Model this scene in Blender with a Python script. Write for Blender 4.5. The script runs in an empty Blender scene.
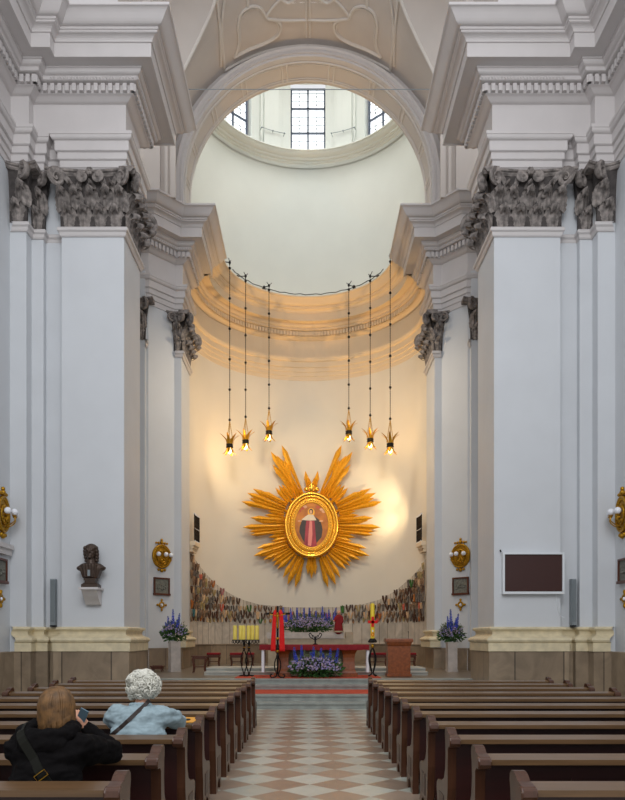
import bpy, bmesh, math, random
from mathutils import Vector, Matrix, noise
random.seed(7)
S = bpy.context.scene
COL = S.collection
PI = math.pi
R = math.radians
# ------------------------------------------------------------------ camera
FPX = 727.0
VX, VY, EYE = 308.0, 638.0, 1.6
cam = bpy.data.cameras.new('camera'); camo = bpy.data.objects.new('camera', cam); COL.objects.link(camo)
camo.location = (0, 0, EYE); camo.rotation_euler = (R(90), 0, 0)
cam.sensor_width = 36; cam.sensor_fit = 'AUTO'; cam.lens = FPX / 800 * 36
cam.shift_y = (VY - 400) / 800; cam.shift_x = (312.5 - VX) / 800
cam.clip_start = .05; cam.clip_end = 200
S.camera = camo
# ------------------------------------------------------------------ world, lights, exposure
W = bpy.data.worlds.new('sky'); S.world = W; W.use_nodes = True
bg = W.node_tree.nodes['Background']; bg.inputs[0].default_value = (.95, .965, 1.0, 1); bg.inputs[1].default_value = .86
S.view_settings.view_transform = 'Standard'; S.view_settings.look = 'None'
S.view_settings.gamma = 1; S.view_settings.exposure = 0.0
def light(name, kind, loc, target, power, color, size=1.0, size_y=None, spot=None, blend=.6):
    l = bpy.data.lights.new(name, kind); o = bpy.data.objects.new(name, l); COL.objects.link(o)
    o.location = loc; l.energy = power; l.color = color
    d = Vector(target) - Vector(loc); o.rotation_euler = d.to_track_quat('-Z', 'Y').to_euler()
    if kind == 'AREA':
        l.shape = 'RECTANGLE'; l.size = size; l.size_y = size_y or size
    else:
        l.shadow_soft_size = size
    if kind == 'SPOT':
        l.spot_size = R(spot); l.spot_blend = blend
    return o
# area light added for unseen nave windows behind the camera, then bay window daylight
light('nave_daylight_fill', 'AREA', (0, -2, 14), (0, 17, 7), 1350, (.96, .98, 1.0), 9, 7)
light('bay_window_light', 'AREA', (-6.3, 20.9, 18.4), (0, 22.5, 18.2), 9, (.95, .97, 1.0), 2.6, 2.6)
light('bay_window_light', 'AREA', (6.3, 20.9, 18.4), (0, 22.5, 18.2), 9, (.95, .97, 1.0), 2.6, 2.6)
light('drum_daylight', 'AREA', (0, 27.0, 28.2), (0, 27.3, 10), 330, (.99, 1.0, .98), 4.5, 3.0).data.spread = R(95)
# warm floodlights of the apse
WARM = (1.0, .66, .28)
light('apse_flood', 'SPOT', (3.2, 27.1, 6.3), (2.75, 29.6, 6.6), 170, (1.0, .74, .40), .03, spot=100, blend=1)
light('apse_flood', 'SPOT', (3.2, 27.1, 6.3), (3.02, 29.32, 7.55), 190, (1.0, .80, .50), .03, spot=44, blend=1)
light('apse_flood', 'SPOT', (3.2, 27.1, 6.3), (3.02, 29.32, 6.25), 170, (1.0, .80, .50), .03, spot=40, blend=1)
light('apse_flood', 'SPOT', (-3.2, 26.9, 8.0), (-2.2, 29.6, 8.6), 120, (1.0, .72, .38), .03, spot=120, blend=1)
light('cornice_flood', 'SPOT', (2.9, 26.9, 5.8), (2.1, 28.2, 14.4), 1250, (1.0, .57, .18), .05, spot=62, blend=1)
light('cornice_flood', 'SPOT', (-2.9, 26.9, 5.8), (-2.1, 28.2, 14.4), 1250, (1.0, .57, .18), .05, spot=62, blend=1)
light('sanctuary_flood', 'AREA', (0, 23.2, 12.2), (0, 26.8, 3), 250, (1.0, .82, .58), 1.4, .6)

# ------------------------------------------------------------------ materials
def srgb(r, g, b):
    f = lambda c: (c / 255) / 12.92 if c / 255 <= .04045 else ((c / 255 + .055) / 1.055) ** 2.4
    return (f(r), f(g), f(b), 1)
MATS = {}
def mat(name, col, rough=.6, metal=0, var=0, vscale=3, bump=0, bscale=20, emit=None, est=1, col2=None, detail=4, coat=0, stretch=None, spec=.5):
    m = bpy.data.materials.new(name); m.use_nodes = True; nt = m.node_tree; b = nt.nodes['Principled BSDF']
    b.inputs['Base Color'].default_value = col; b.inputs['Roughness'].default_value = rough; b.inputs['Metallic'].default_value = metal
    b.inputs['Specular IOR Level'].default_value = spec
    b.inputs['Coat Weight'].default_value = coat
    tc = nt.nodes.new('ShaderNodeTexCoord'); mp = nt.nodes.new('ShaderNodeMapping'); nt.links.new(tc.outputs['Object'], mp.inputs[0])
    if stretch: mp.inputs['Scale'].default_value = stretch
    if var or col2:
        n = nt.nodes.new('ShaderNodeTexNoise'); n.inputs['Scale'].default_value = vscale; n.inputs['Detail'].default_value = detail
        nt.links.new(mp.outputs[0], n.inputs['Vector'])
        mr = nt.nodes.new('ShaderNodeMapRange'); mr.inputs[1].default_value = .3; mr.inputs[2].default_value = .7
        nt.links.new(n.outputs[0], mr.inputs[0])
        mx = nt.nodes.new('ShaderNodeMix'); mx.data_type = 'RGBA'
        c2 = col2 or tuple(max(0, c * (1 - var)) for c in col[:3]) + (1,)
        mx.inputs[6].default_value = col; mx.inputs[7].default_value = c2
        nt.links.new(mr.outputs[0], mx.inputs[0]); nt.links.new(mx.outputs[2], b.inputs['Base Color'])
    if bump:
        n2 = nt.nodes.new('ShaderNodeTexNoise'); n2.inputs['Scale'].default_value = bscale; n2.inputs['Detail'].default_value = 5
        nt.links.new(mp.outputs[0], n2.inputs['Vector'])
        bp = nt.nodes.new('ShaderNodeBump'); bp.inputs['Strength'].default_value = bump; bp.inputs['Distance'].default_value = .02
        nt.links.new(n2.outputs[0], bp.inputs['Height']); nt.links.new(bp.outputs[0], b.inputs['Normal'])
    if emit:
        b.inputs['Emission Color'].default_value = emit; b.inputs['Emission Strength'].default_value = est
    MATS[name] = m
    return m
def slabs(name, c1, c2, joint, wdt, hgt, rough=.35, off=.0, mortar=.012, veins=.5):
    """stone slabs laid on a surface's UV (metres)"""
    m = mat(name, c1, rough); nt = m.node_tree; b = nt.nodes['Principled BSDF']
    uv = nt.nodes.new('ShaderNodeUVMap'); br = nt.nodes.new('ShaderNodeTexBrick')
    br.offset = off; br.inputs['Scale'].default_value = 1; br.inputs['Brick Width'].default_value = wdt; br.inputs['Row Height'].default_value = hgt
    br.inputs['Mortar Size'].default_value = mortar; br.inputs['Color1'].default_value = c1; br.inputs['Color2'].default_value = c2; br.inputs['Mortar'].default_value = joint
    br.inputs['Mortar Smooth'].default_value = .1
    nt.links.new(uv.outputs[0], br.inputs[0])
    n = nt.nodes.new('ShaderNodeTexNoise'); n.inputs['Scale'].default_value = 1.6; n.inputs['Detail'].default_value = 8; n.inputs['Distortion'].default_value = 1.5
    tc = nt.nodes.new('ShaderNodeTexCoord'); nt.links.new(tc.outputs['Object'], n.inputs[0])
    mr = nt.nodes.new('ShaderNodeMapRange'); mr.inputs[1].default_value = .3; mr.inputs[2].default_value = .7; mr.inputs[3].default_value = 1 - veins * .5; mr.inputs[4].default_value = 1 + veins * .35
    nt.links.new(n.outputs[0], mr.inputs[0])
    vm = nt.nodes.new('ShaderNodeVectorMath'); vm.operation = 'SCALE'
    nt.links.new(br.outputs[0], vm.inputs[0]); nt.links.new(mr.outputs[0], vm.inputs['Scale']); nt.links.new(vm.outputs[0], b.inputs['Base Color'])
    return m
M_wall = mat('white_paint', srgb(207, 210, 214), .55, var=.05, vscale=1.2, bump=.05, bscale=6)
M_trim = mat('white_trim_paint', srgb(205, 200, 199), .45, var=.05, vscale=2)
M_vault = mat('vault_plaster', srgb(202, 194, 188), .7, var=.07, vscale=1)
M_vtrim = mat('vault_stucco', srgb(212, 206, 200), .6)
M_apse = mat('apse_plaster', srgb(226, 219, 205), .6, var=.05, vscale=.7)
M_drum = mat('drum_plaster', srgb(218, 220, 214), .6, var=.05, vscale=.7)
M_cream = mat('cream_stone', srgb(226, 212, 178), .4, var=.25, vscale=5, bump=.05, detail=8)
M_plinth = slabs('brown_marble_slabs', srgb(156, 138, 116), srgb(128, 112, 94), srgb(80, 70, 60), .95, 3.0, .3)
M_wains = slabs('pale_marble_slabs', srgb(202, 192, 178), srgb(186, 177, 165), srgb(120, 112, 100), .42, 3.0, .35)
M_cap = mat('dark_capital_stone', srgb(158, 149, 144), .75, var=.75, vscale=9, bump=.5, bscale=30, detail=8)
M_gold = mat('gilded_wood', srgb(240, 174, 38), .4, .35, var=.3, vscale=14, bump=.12, bscale=40)
M_goldb = mat('bright_gilding', srgb(250, 190, 70), .22, .85, var=.2, vscale=10)
M_brass = mat('brass', srgb(200, 150, 40), .35, .8, var=.4, vscale=30, bump=.4, bscale=60)
M_iron = mat('black_iron', srgb(26, 24, 23), .5, .6)
M_pew = mat('dark_pew_wood', srgb(66, 30, 18), .38, var=.35, vscale=5, stretch=(.5, 6, 6))
M_pewend = mat('brown_pew_end_wood', srgb(80, 48, 31), .3, var=.35, vscale=5, stretch=(6, 3, .8))
M_pewtop = mat('worn_shelf_wood', srgb(112, 84, 56), .3, var=.35, vscale=7, stretch=(.35, 6, 6))
M_pewback = mat('red_brown_panel_wood', srgb(48, 14, 10), .42, var=.3, vscale=4, stretch=(.5, 5, 5))
M_redst = mat('red_veined_marble', srgb(150, 80, 38), .3, var=.4, vscale=14, detail=10)
M_grey = mat('grey_step_stone', srgb(160, 164, 158), .4, var=.35, vscale=4, detail=8)
M_carpet = mat('red_carpet', srgb(190, 72, 44), .95, var=.1, vscale=40)
M_redcloth = mat('dark_red_cloth', srgb(132, 12, 24), .85, var=.2, vscale=12)
M_stole = mat('bright_red_cloth', srgb(226, 24, 22), .8, var=.15, vscale=9)
M_white = mat('white_linen', srgb(225, 225, 228), .8)
M_wax = mat('yellow_wax', srgb(236, 214, 96), .5, var=.1, vscale=8)
M_wax2 = mat('bright_yellow_wax', srgb(240, 208, 50), .5)
M_globe = mat('opal_glass', srgb(236, 238, 245), .15)
M_bulb = mat('lit_bulb', (1, .8, .4, 1), .3, emit=(1.0, .72, .28, 1), est=14)
M_green = mat('leaf_green', srgb(62, 104, 44), .6, var=.5, vscale=8)
M_green2 = mat('grey_green_leaf', srgb(116, 130, 90), .6, var=.4, vscale=8)
M_blue = mat('blue_petals', srgb(62, 82, 224), .6, var=.35, vscale=15)
M_lilac = mat('lilac_petals', srgb(176, 164, 214), .6, var=.3, vscale=15)
M_pink = mat('dusty_pink_petals', srgb(196, 176, 196), .6, var=.3, vscale=15)
M_marble = mat('pale_veined_marble', srgb(196, 186, 178), .3, var=.3, vscale=5, detail=10)
M_bronze = mat('brown_bronze', srgb(78, 62, 52), .45, .35, var=.3, vscale=12)
M_wood = mat('red_brown_wood', srgb(92, 44, 24), .4, var=.3, vscale=8)
M_screen = mat('dark_brown_screen', srgb(58, 26, 20), .35)
M_frame = mat('white_plastic', srgb(222, 226, 230), .4)
M_steel = mat('grey_metal', srgb(140, 148, 152), .4, .4)
M_glass = mat('bright_window_glass', (1, 1, 1, 1), .2, emit=(.93, .97, 1.0, 1), est=1.05)
M_lead = mat('dark_window_bars', srgb(78, 86, 104), .5)
M_pic = mat('grey_picture', srgb(128, 128, 118), .7, var=.5, vscale=16)
M_stone2 = mat('beige_stone', srgb(176, 160, 136), .5, var=.2, vscale=6)

# ------------------------------------------------------------------ mesh helpers
class MB:
    def __init__(s): s.v = []; s.f = []; s.uv = None
    def add(s, vs, fs):
        n = len(s.v); s.v += [Vector(v) for v in vs]; s.f += [tuple(i + n for i in f) for f in fs]
    def box(s, x0, x1, y0, y1, z0, z1):
        s.add([(x0,y0,z0),(x1,y0,z0),(x1,y1,z0),(x0,y1,z0),(x0,y0,z1),(x1,y0,z1),(x1,y1,z1),(x0,y1,z1)],
              [(0,3,2,1),(4,5,6,7),(0,1,5,4),(1,2,6,5),(2,3,7,6),(3,0,4,7)])
        return s
    def frustum(s, c0, w0, d0, z0, w1, d1, z1, rot=0):
        vs = []
        for w, d, z in ((w0, d0, z0), (w1, d1, z1)):
            for a, b in ((-1,-1),(1,-1),(1,1),(-1,1)):
                x, y = a*w/2, b*d/2
                vs.append((c0[0] + x*math.cos(rot) - y*math.sin(rot), c0[1] + x*math.sin(rot) + y*math.cos(rot), z))
        s.add(vs, [(0,3,2,1),(4,5,6,7),(0,1,5,4),(1,2,6,5),(2,3,7,6),(3,0,4,7)]); return s
    def tube(s, pts, rad, n=8, cap=True, flat=1.0, closed=False):
        pts = [Vector(p) for p in pts]; m = len(pts)
        rads = rad if isinstance(rad, (list, tuple)) else [rad] * m
        base = len(s.v); up = None
        for i, p in enumerate(pts):
            if closed: t = pts[(i+1) % m] - pts[i-1]
            else: t = pts[min(i+1, m-1)] - pts[max(i-1, 0)]
            if t.length < 1e-9: t = Vector((0,0,1))
            t.normalize()
            if up is None:
                up = Vector((0,0,1)) if abs(t.z) < .9 else Vector((1,0,0))
            a = t.cross(up)
            if a.length < 1e-6: a = t.cross(Vector((0,1,0)))
            a.normalize(); b = a.cross(t).normalized(); up = b
            for k in range(n):
                an = 2*PI*k/n
                s.v.append(p + (a*math.cos(an) + b*math.sin(an)*flat) * rads[i])
        for i in range(m if closed else m-1):
            j = (i+1) % m
            for k in range(n):
                s.f.append((base+i*n+k, base+i*n+(k+1)%n, base+j*n+(k+1)%n, base+j*n+k))
        if cap and not closed:
            s.f.append(tuple(base+k for k in range(n))[::-1]); s.f.append(tuple(base+(m-1)*n+k for k in range(n)))
        return s
    def lathe(s, c, prof, n=20, sx=1, sy=1, cap=True):
        base = len(s.v)
        for r, z in prof:
            for k in range(n):
                a = 2*PI*k/n; s.v.append(Vector((c[0]+r*sx*math.cos(a), c[1]+r*sy*math.sin(a), c[2]+z)))
        for i in range(len(prof)-1):
            for k in range(n):
                s.f.append((base+i*n+k, base+i*n+(k+1)%n, base+(i+1)*n+(k+1)%n, base+(i+1)*n+k))
        if cap:
            s.f.append(tuple(base+k for k in range(n))[::-1]); s.f.append(tuple(base+(len(prof)-1)*n+k for k in range(n)))
        return s
    def ball(s, c, r, n=12, m=8, rot=None):
        r = (r, r, r) if not isinstance(r, (tuple, list)) else r
        vs = [];  fs = []
        for i in range(1, m):
            t = PI*i/m
            for k in range(n):
                a = 2*PI*k/n; vs.append(Vector((r[0]*math.sin(t)*math.cos(a), r[1]*math.sin(t)*math.sin(a), r[2]*math.cos(t))))
        vs.append(Vector((0,0,r[2]))); vs.append(Vector((0,0,-r[2]))); T, B = len(vs)-2, len(vs)-1
        for i in range(m-2):
            for k in range(n): fs.append((i*n+k, (i+1)*n+k, (i+1)*n+(k+1)%n, i*n+(k+1)%n))
        for k in range(n): fs.append((T, k, (k+1)%n)); fs.append((B, (m-2)*n+(k+1)%n, (m-2)*n+k))
        if rot is not None: vs = [rot @ v for v in vs]
        s.add([Vector(c)+v for v in vs], fs); return s
    def prism(s, poly, f0, f1):
        """poly: list of (a,b); f0,f1 map (a,b)->Vector"""
        n = len(poly); s.add([f0(*p) for p in poly] + [f1(*p) for p in poly],
            [tuple(range(n))[::-1], tuple(range(n, 2*n))] + [(i, (i+1) % n, n+(i+1) % n, n+i) for i in range(n)]); return s
    def xform(s, M, start=0):
        for i in range(start, len(s.v)): s.v[i] = M @ s.v[i]
        return s
def mk(name, mb, m, parent=None, smooth=False, origin=None, autos=None, fix=True):
    if origin is None:
        if parent is not None:
            o = parent; origin = Vector(o.get('_w', o.location[:]))
        else:
            xs = [v.x for v in mb.v]; ys = [v.y for v in mb.v]; zs = [v.z for v in mb.v]
            origin = Vector(((min(xs)+max(xs))/2, (min(ys)+max(ys))/2, min(zs)))
    origin = Vector(origin)
    me = bpy.data.meshes.new(name); me.from_pydata([v - origin for v in mb.v], [], mb.f)
    if mb.uv:
        ul = me.uv_layers.new(name='UVMap')
        for p in me.polygons:
            for li in p.loop_indices: ul.data[li].uv = mb.uv[me.loops[li].vertex_index]
    me.materials.append(m)
    if fix:
        bm = bmesh.new(); bm.from_mesh(me); bmesh.ops.recalc_face_normals(bm, faces=bm.faces); bm.to_mesh(me); bm.free()
    if smooth or autos:
        me.polygons.foreach_set('use_smooth', [True]*len(me.polygons))
        if autos: me.set_sharp_from_angle(angle=R(autos))
    ob = bpy.data.objects.new(name, me); COL.objects.link(ob)
    if parent is not None:
        ob.parent = parent; ob['_w'] = list(origin)
    else:
        ob.location = origin; ob['_w'] = list(origin)
    return ob
def thing(name, label, cat, loc, group=None, rz=0):
    o = bpy.data.objects.new(name, None); COL.objects.link(o); o.location = loc; o.rotation_euler = (0,0,rz)
    o.empty_display_size = .1
    tag(o, label, cat, group); o['_w'] = list(loc); return o
def tag(o, label, cat, group=None, kind=None):
    o['label'] = label; o['category'] = cat
    if group: o['group'] = group
    if kind: o['kind'] = kind
    return o
def struct(name, mb, m, parent=None, label=None, cat=None, **k):
    o = mk(name, mb, m, parent, **k)
    if parent is None: o['kind'] = 'structure'
    if label: o['label'] = label; o['category'] = cat or 'wall'
    return o
def copytree(o, parent=None):
    c = o.copy(); COL.objects.link(c)
    if parent is not None: c.parent = parent
    for ch in list(o.children): copytree(ch, c)
    return c
def P(px, py, Y):            # a point of the photographed place at depth Y
    return Vector(((px - VX) * Y / FPX, Y, EYE + (VY - py) * Y / FPX))
def K(px): return px
AC, AR = 26.2, 4.35          # apse axis depth and radius
def onapse(px, py, rad):
    a = (px - VX) / FPX; A = a*a + 1; B = -2*AC; C = AC*AC - rad*rad
    Y = (-B + math.sqrt(B*B - 4*A*C)) / (2*A); return P(px, py, Y)

# ------------------------------------------------------------------ plan of the walls (left half), from near to far
def arcpts(r, n=48, c=AC): return [(-r*math.cos(PI*i/n), c + r*math.sin(PI*i/n)) for i in range(n+1)]
def sweep(path, profile, i0=None, i1=None, mb=None, mirror=False):
    """mitred sweep of (outward, height) along plan path; the room is to the right of travel"""
    n = len(path); nor = []
    for i in range(n-1):
        d = Vector((path[i+1][0]-path[i][0], path[i+1][1]-path[i][1])); d.normalize(); nor.append(Vector((d.y, -d.x)))
    off = []; u = [0]
    for i in range(n):
        if i == 0: o = nor[0]
        elif i == n-1: o = nor[-1]
        else:
            a, b = nor[i-1], nor[i]; o = (a+b); o = o / max(.15, 1 + a.dot(b))
        off.append(o)
        if i: u.append(u[-1] + math.hypot(path[i][0]-path[i-1][0], path[i][1]-path[i-1][1]))
    i0 = 0 if i0 is None else i0; i1 = n-1 if i1 is None else i1
    mb = mb or MB(); mb.uv = mb.uv or []
    base = len(mb.v); m = len(profile); sx = -1 if mirror else 1
    for i in range(i0, i1+1):
        for e, h in profile:
            mb.v.append(Vector((sx*(path[i][0]+off[i].x*e), path[i][1]+off[i].y*e, h))); mb.uv.append((u[i], h))
    for i in range(i1-i0):
        for k in range(m-1):
            a = base+i*m+k; mb.f.append((a, a+1, a+m+1, a+m))
    return mb
def S_curve(e0, h0, e1, h1, n=6, kind='cyma'):
    out = []
    for i in range(n+1):
        t = i/n
        if kind == 'cyma': x = t; y = (1-math.cos(PI*t))/2
        elif kind == 'ovolo': x = 1-math.cos(t*PI/2); y = math.sin(t*PI/2)
        else: x = math.sin(t*PI/2); y = 1-math.cos(t*PI/2)
        out.append((e0+(e1-e0)*x, h0+(h1-h0)*y))
    return out
XB = -7.6
body_L = [(-6.88,-3),(-6.88,16.78),(-6.5,16.78),(-6.5,17.1),(-6.22,17.1),(-6.22,17.28),(-5.76,17.28),(-5.76,17.0),(-4.3,17.0),(-4.3,18.6),(XB,18.6),(XB,23.35),
          (-5.24,23.35),(-5.24,23.55),(-5.17,23.55),(-4.47,24.3),(-4.23,24.3),(-4.23,25.95),(-AR,25.95)]
ent_L = [(-6.88,-3),(-6.88,16.75),(-6.46,16.75),(-6.46,17.02),(-4.3,17.02),(-4.3,18.35),(XB,18.35),(XB,23.53),(-5.17,23.53),(-4.47,24.3),(-4.23,24.3),(-4.23,25.95)]
arc = arcpts(AR)
def rmap(x, y):      # the right pier is a little broader than the left one
    ax = abs(x)
    return ax if (y > 18.9 or ax < 4.25 or ax > 7.5) else 4.35+(ax-4.3)*1.062
def mir(L): return [(rmap(x, y), y) for x, y in reversed(L)]
def rleft(L): return [(-rmap(x, y), y) for x, y in L]
body = body_L + arc + mir(body_L)
ent = ent_L + arc + mir(ent_L)
nb, ne, na = len(body_L), len(ent_L), len(arc)
# walls
def wallpart(name, path, prof, i0, i1, m, **k):
    return struct(name, sweep(path, prof, i0, i1), m, **k)
LB = 1.29
wallprof = [(0, 13.4), (0, 1.2)]
wl = wallpart('wall_left', body, wallprof, 0, nb-1, M_wall, label='white left nave wall and pier with plain pilasters', cat='wall')
wr = wallpart('wall_right', body, wallprof, nb+na, len(body)-1, M_wall, label='white right nave wall and pier with plain pilasters', cat='wall')
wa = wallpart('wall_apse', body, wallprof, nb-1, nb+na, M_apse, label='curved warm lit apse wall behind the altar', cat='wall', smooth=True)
# entablature
cor = [(-.6,15.36),(1.3,15.36),(1.3,15.31)] + S_curve(1.29,15.30,1.04,15.08,8) + [(1.0,15.08),(1.0,15.03),(.97,15.02),(.97,14.99)] + S_curve(.95,14.98,.83,14.88,5,'x') + \
      [(.80,14.88),(.80,14.57),(.76,14.57),(.76,14.59),(.52,14.59),(.52,14.55)] + S_curve(.50,14.55,.42,14.46,5,'ovolo') + [(.40,14.45),(.40,14.37),(.36,14.36),(.25,14.36),(.25,14.16),(.28,14.15)] + \
      S_curve(.26,14.14,.07,14.05,6) + [(.05,14.04),(.05,13.30)]
arch_p = [(.05,13.31),(.235,13.31),(.235,13.24)] + S_curve(.22,13.23,.15,13.14,5,'ovolo') + [(.14,13.13),(.14,12.92),(.11,12.90),(.09,12.90),(.09,12.75),(.06,12.73),(.05,12.73),(.05,12.58),(.02,12.56),(.02,12.40),(-.1,12.40)]
def trimset(n, path, prof, i0, i1, m, lab):
    return struct('trim_%d' % n, sweep(path, prof, i0, i1), m, label=lab, cat='moulding')
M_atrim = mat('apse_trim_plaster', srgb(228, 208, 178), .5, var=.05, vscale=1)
t1 = trimset(1, ent, cor, 0, ne-1, M_trim, 'deep white cornice running over the left pier')
t2 = trimset(2, ent, cor, ne+na, len(ent)-1, M_trim, 'deep white cornice running over the right pier')
apath = [(-AR, 25.951)] + arc + [(AR, 25.951)]
for tt, i, sg in ((t1, ne-1, 1), (t2, ne+na, -1)):
    mb = MB(); ex = sg*.0; mb.v = [Vector((sg*(-4.23+e), 25.95, h)) for e, h in cor]+[Vector((sg*(-4.23-.6), 25.95, h)) for e, h in cor]; q = len(cor); mb.f = [(i, i+1, q+i+1, q+i) for i in range(q-1)]
    mk('cornice_end', mb, M_trim, tt)
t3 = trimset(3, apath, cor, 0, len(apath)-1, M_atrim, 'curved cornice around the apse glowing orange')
# architrave on the notched plan
arc_L = [(-6.88,-3),(-6.88,16.78),(-6.5,16.78),(-6.5,17.1),(-6.24,17.1),(-6.24,17.32),(-5.74,17.32),(-5.74,17.0),(-4.3,17.0),(-4.3,18.6),(XB,18.6),(XB,23.53),(-5.17,23.53),(-4.47,24.3),(-4.23,24.3),(-4.23,25.95),(-AR,26.0)]
arcp = arc_L + arc + mir(arc_L); nl = len(arc_L)
t4 = trimset(4, arcp, arch_p, 0, nl-1, M_trim, 'stepped white architrave above the left pier capital')
t5 = trimset(5, arcp, arch_p, nl+na, len(arcp)-1, M_trim, 'stepped white architrave above the right pier capital')
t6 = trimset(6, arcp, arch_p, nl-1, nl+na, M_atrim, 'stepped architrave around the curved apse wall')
# dentils
def dentils(path, i0, i1, e0, e1, h0, h1, pitch, parent, m):
    mb = MB(); n = len(path)
    inner = sweep(path, [(e0, h0)], i0, i1).v; outer = sweep(path, [(e1, h0)], i0, i1).v
    for i in range(len(outer)-1):
        a, b = outer[i], outer[i+1]; d = b-a; L = d.length
        if L < .1: continue
        d.normalize(); nrm = Vector((d.y, -d.x, 0)); w = pitch*.56
        k = max(1, round(L/pitch)); 
        for j in range(k):
            c = a + d*((j+.5)*L/k)
            if c.y < 8: continue
            p = [c-d*w/2, c+d*w/2, c+d*w/2-nrm*(e1-e0), c-d*w/2-nrm*(e1-e0)]
            mb.add([q for q in p]+[q+Vector((0,0,h1-h0)) for q in p], [(0,1,2,3),(7,6,5,4),(0,4,5,1),(1,5,6,2),(2,6,7,3),(3,7,4,0)])
    o = mk('dentils', mb, m, parent); return o
for tt, a, b, m, pth in ((t1, 0, ne-1, M_trim, ent), (t2, ne+na, len(ent)-1, M_trim, ent), (t3, 1, na, M_atrim, apath)):
    dentils(pth, a, b, .24, .34, 14.17, 14.34, .16, tt, m)
    mbb = MB()      # bead row above the dentils
    pts = sweep(pth, [(.405, 14.41)], a, b).v
    for i in range(len(pts)-1):
        d = pts[i+1]-pts[i]; L = d.length
        k = max(1, round(L/.075))
        for j in range(k):
            c = pts[i]+d*((j+.5)/k)
            if c.y > 12 and abs(c.x) < 5.9: mbb.ball(c, (.026,.026,.03), 6, 4)
    mk('beading', mbb, m, tt)
# astragals under the capitals, cream bases, brown plinths
ast = [(-.02,11.18),(.07,11.18),(.1,11.15),(.1,11.09),(.06,11.06),(.05,11.0),(.03,10.97),(-.02,10.97)]
base_p = [(-.02,1.86),(.1,1.86),(.12,1.84),(.12,1.80),(.08,1.78)] + S_curve(.07,1.77,.07,1.64,1) + S_curve(.06,1.70,.14,1.63,4,'x') + \
         [(.16,1.62),(.20,1.59),(.215,1.55),(.20,1.51),(.16,1.49),(.17,1.475),(.17,1.29),(.0,1.29)]
base_p = [(-.02,1.86),(.09,1.86),(.115,1.84),(.115,1.80),(.075,1.78),(.05,1.74),(.045,1.70),(.07,1.66),(.12,1.635),(.16,1.62),(.2,1.59),(.215,1.555),(.2,1.515),(.16,1.49),(.175,1.475),(.175,1.29),(.0,1.29)]
pl_p = [(.13,1.295),(.15,1.28),(.15,-.02)]
for side, mir_ in (('left', False), ('right', True)):
    AL, BLp = (rleft(arc_L), rleft(body_L)) if mir_ else (arc_L, body_L)
    tn = 7 if not mir_ else 8
    a = sweep(AL, ast, 1, 9, mirror=mir_)
    tr = struct('trim_%d' % tn, a, M_trim, label='white necking mould under the %s pier capital' % side, cat='moulding')
    mk('inner_necking', sweep(BLp, ast, 12, 13, mb=sweep(BLp, ast, 15, 17, mirror=mir_), mirror=mir_), M_trim, tr)
    b = sweep(AL, base_p, 1, 9, mirror=mir_)
    bb = struct('baseboard_%s' % side, b, M_cream, label='moulded cream stone base of the %s pier' % side, cat='base')
    mk('inner_base', sweep(BLp, base_p, 15, 18, mirror=mir_), M_cream, bb)
    struct('trim_%d' % (tn+2), sweep(BLp, pl_p, 0, 9, mirror=mir_), M_plinth, label='brown marble plinth under the %s pier' % side, cat='plinth')
    struct('trim_%d' % (tn+4), sweep(BLp, [(.02,1.27),(.02,-.02)], 11, 14, mb=sweep(BLp, [(.03,1.27),(.03,-.02)], 14, 18, mirror=mir_), mirror=mir_), M_plinth, label='brown marble plinth behind the %s flower pedestal' % side, cat='plinth')
# apse wainscot
struct('baseboard_apse', sweep(body, [(.03,2.2),(.03,1.36)], nb, nb+na-1), M_wains, label='pale marble wainscot around the apse', cat='wainscot')
struct('trim_13', sweep(body, [(.0,1.37),(.08,1.37),(.08,1.33),(.05,1.31),(.05,.5)], nb, nb+na-1), M_plinth, label='brown marble dado low around the apse', cat='wainscot')
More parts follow.
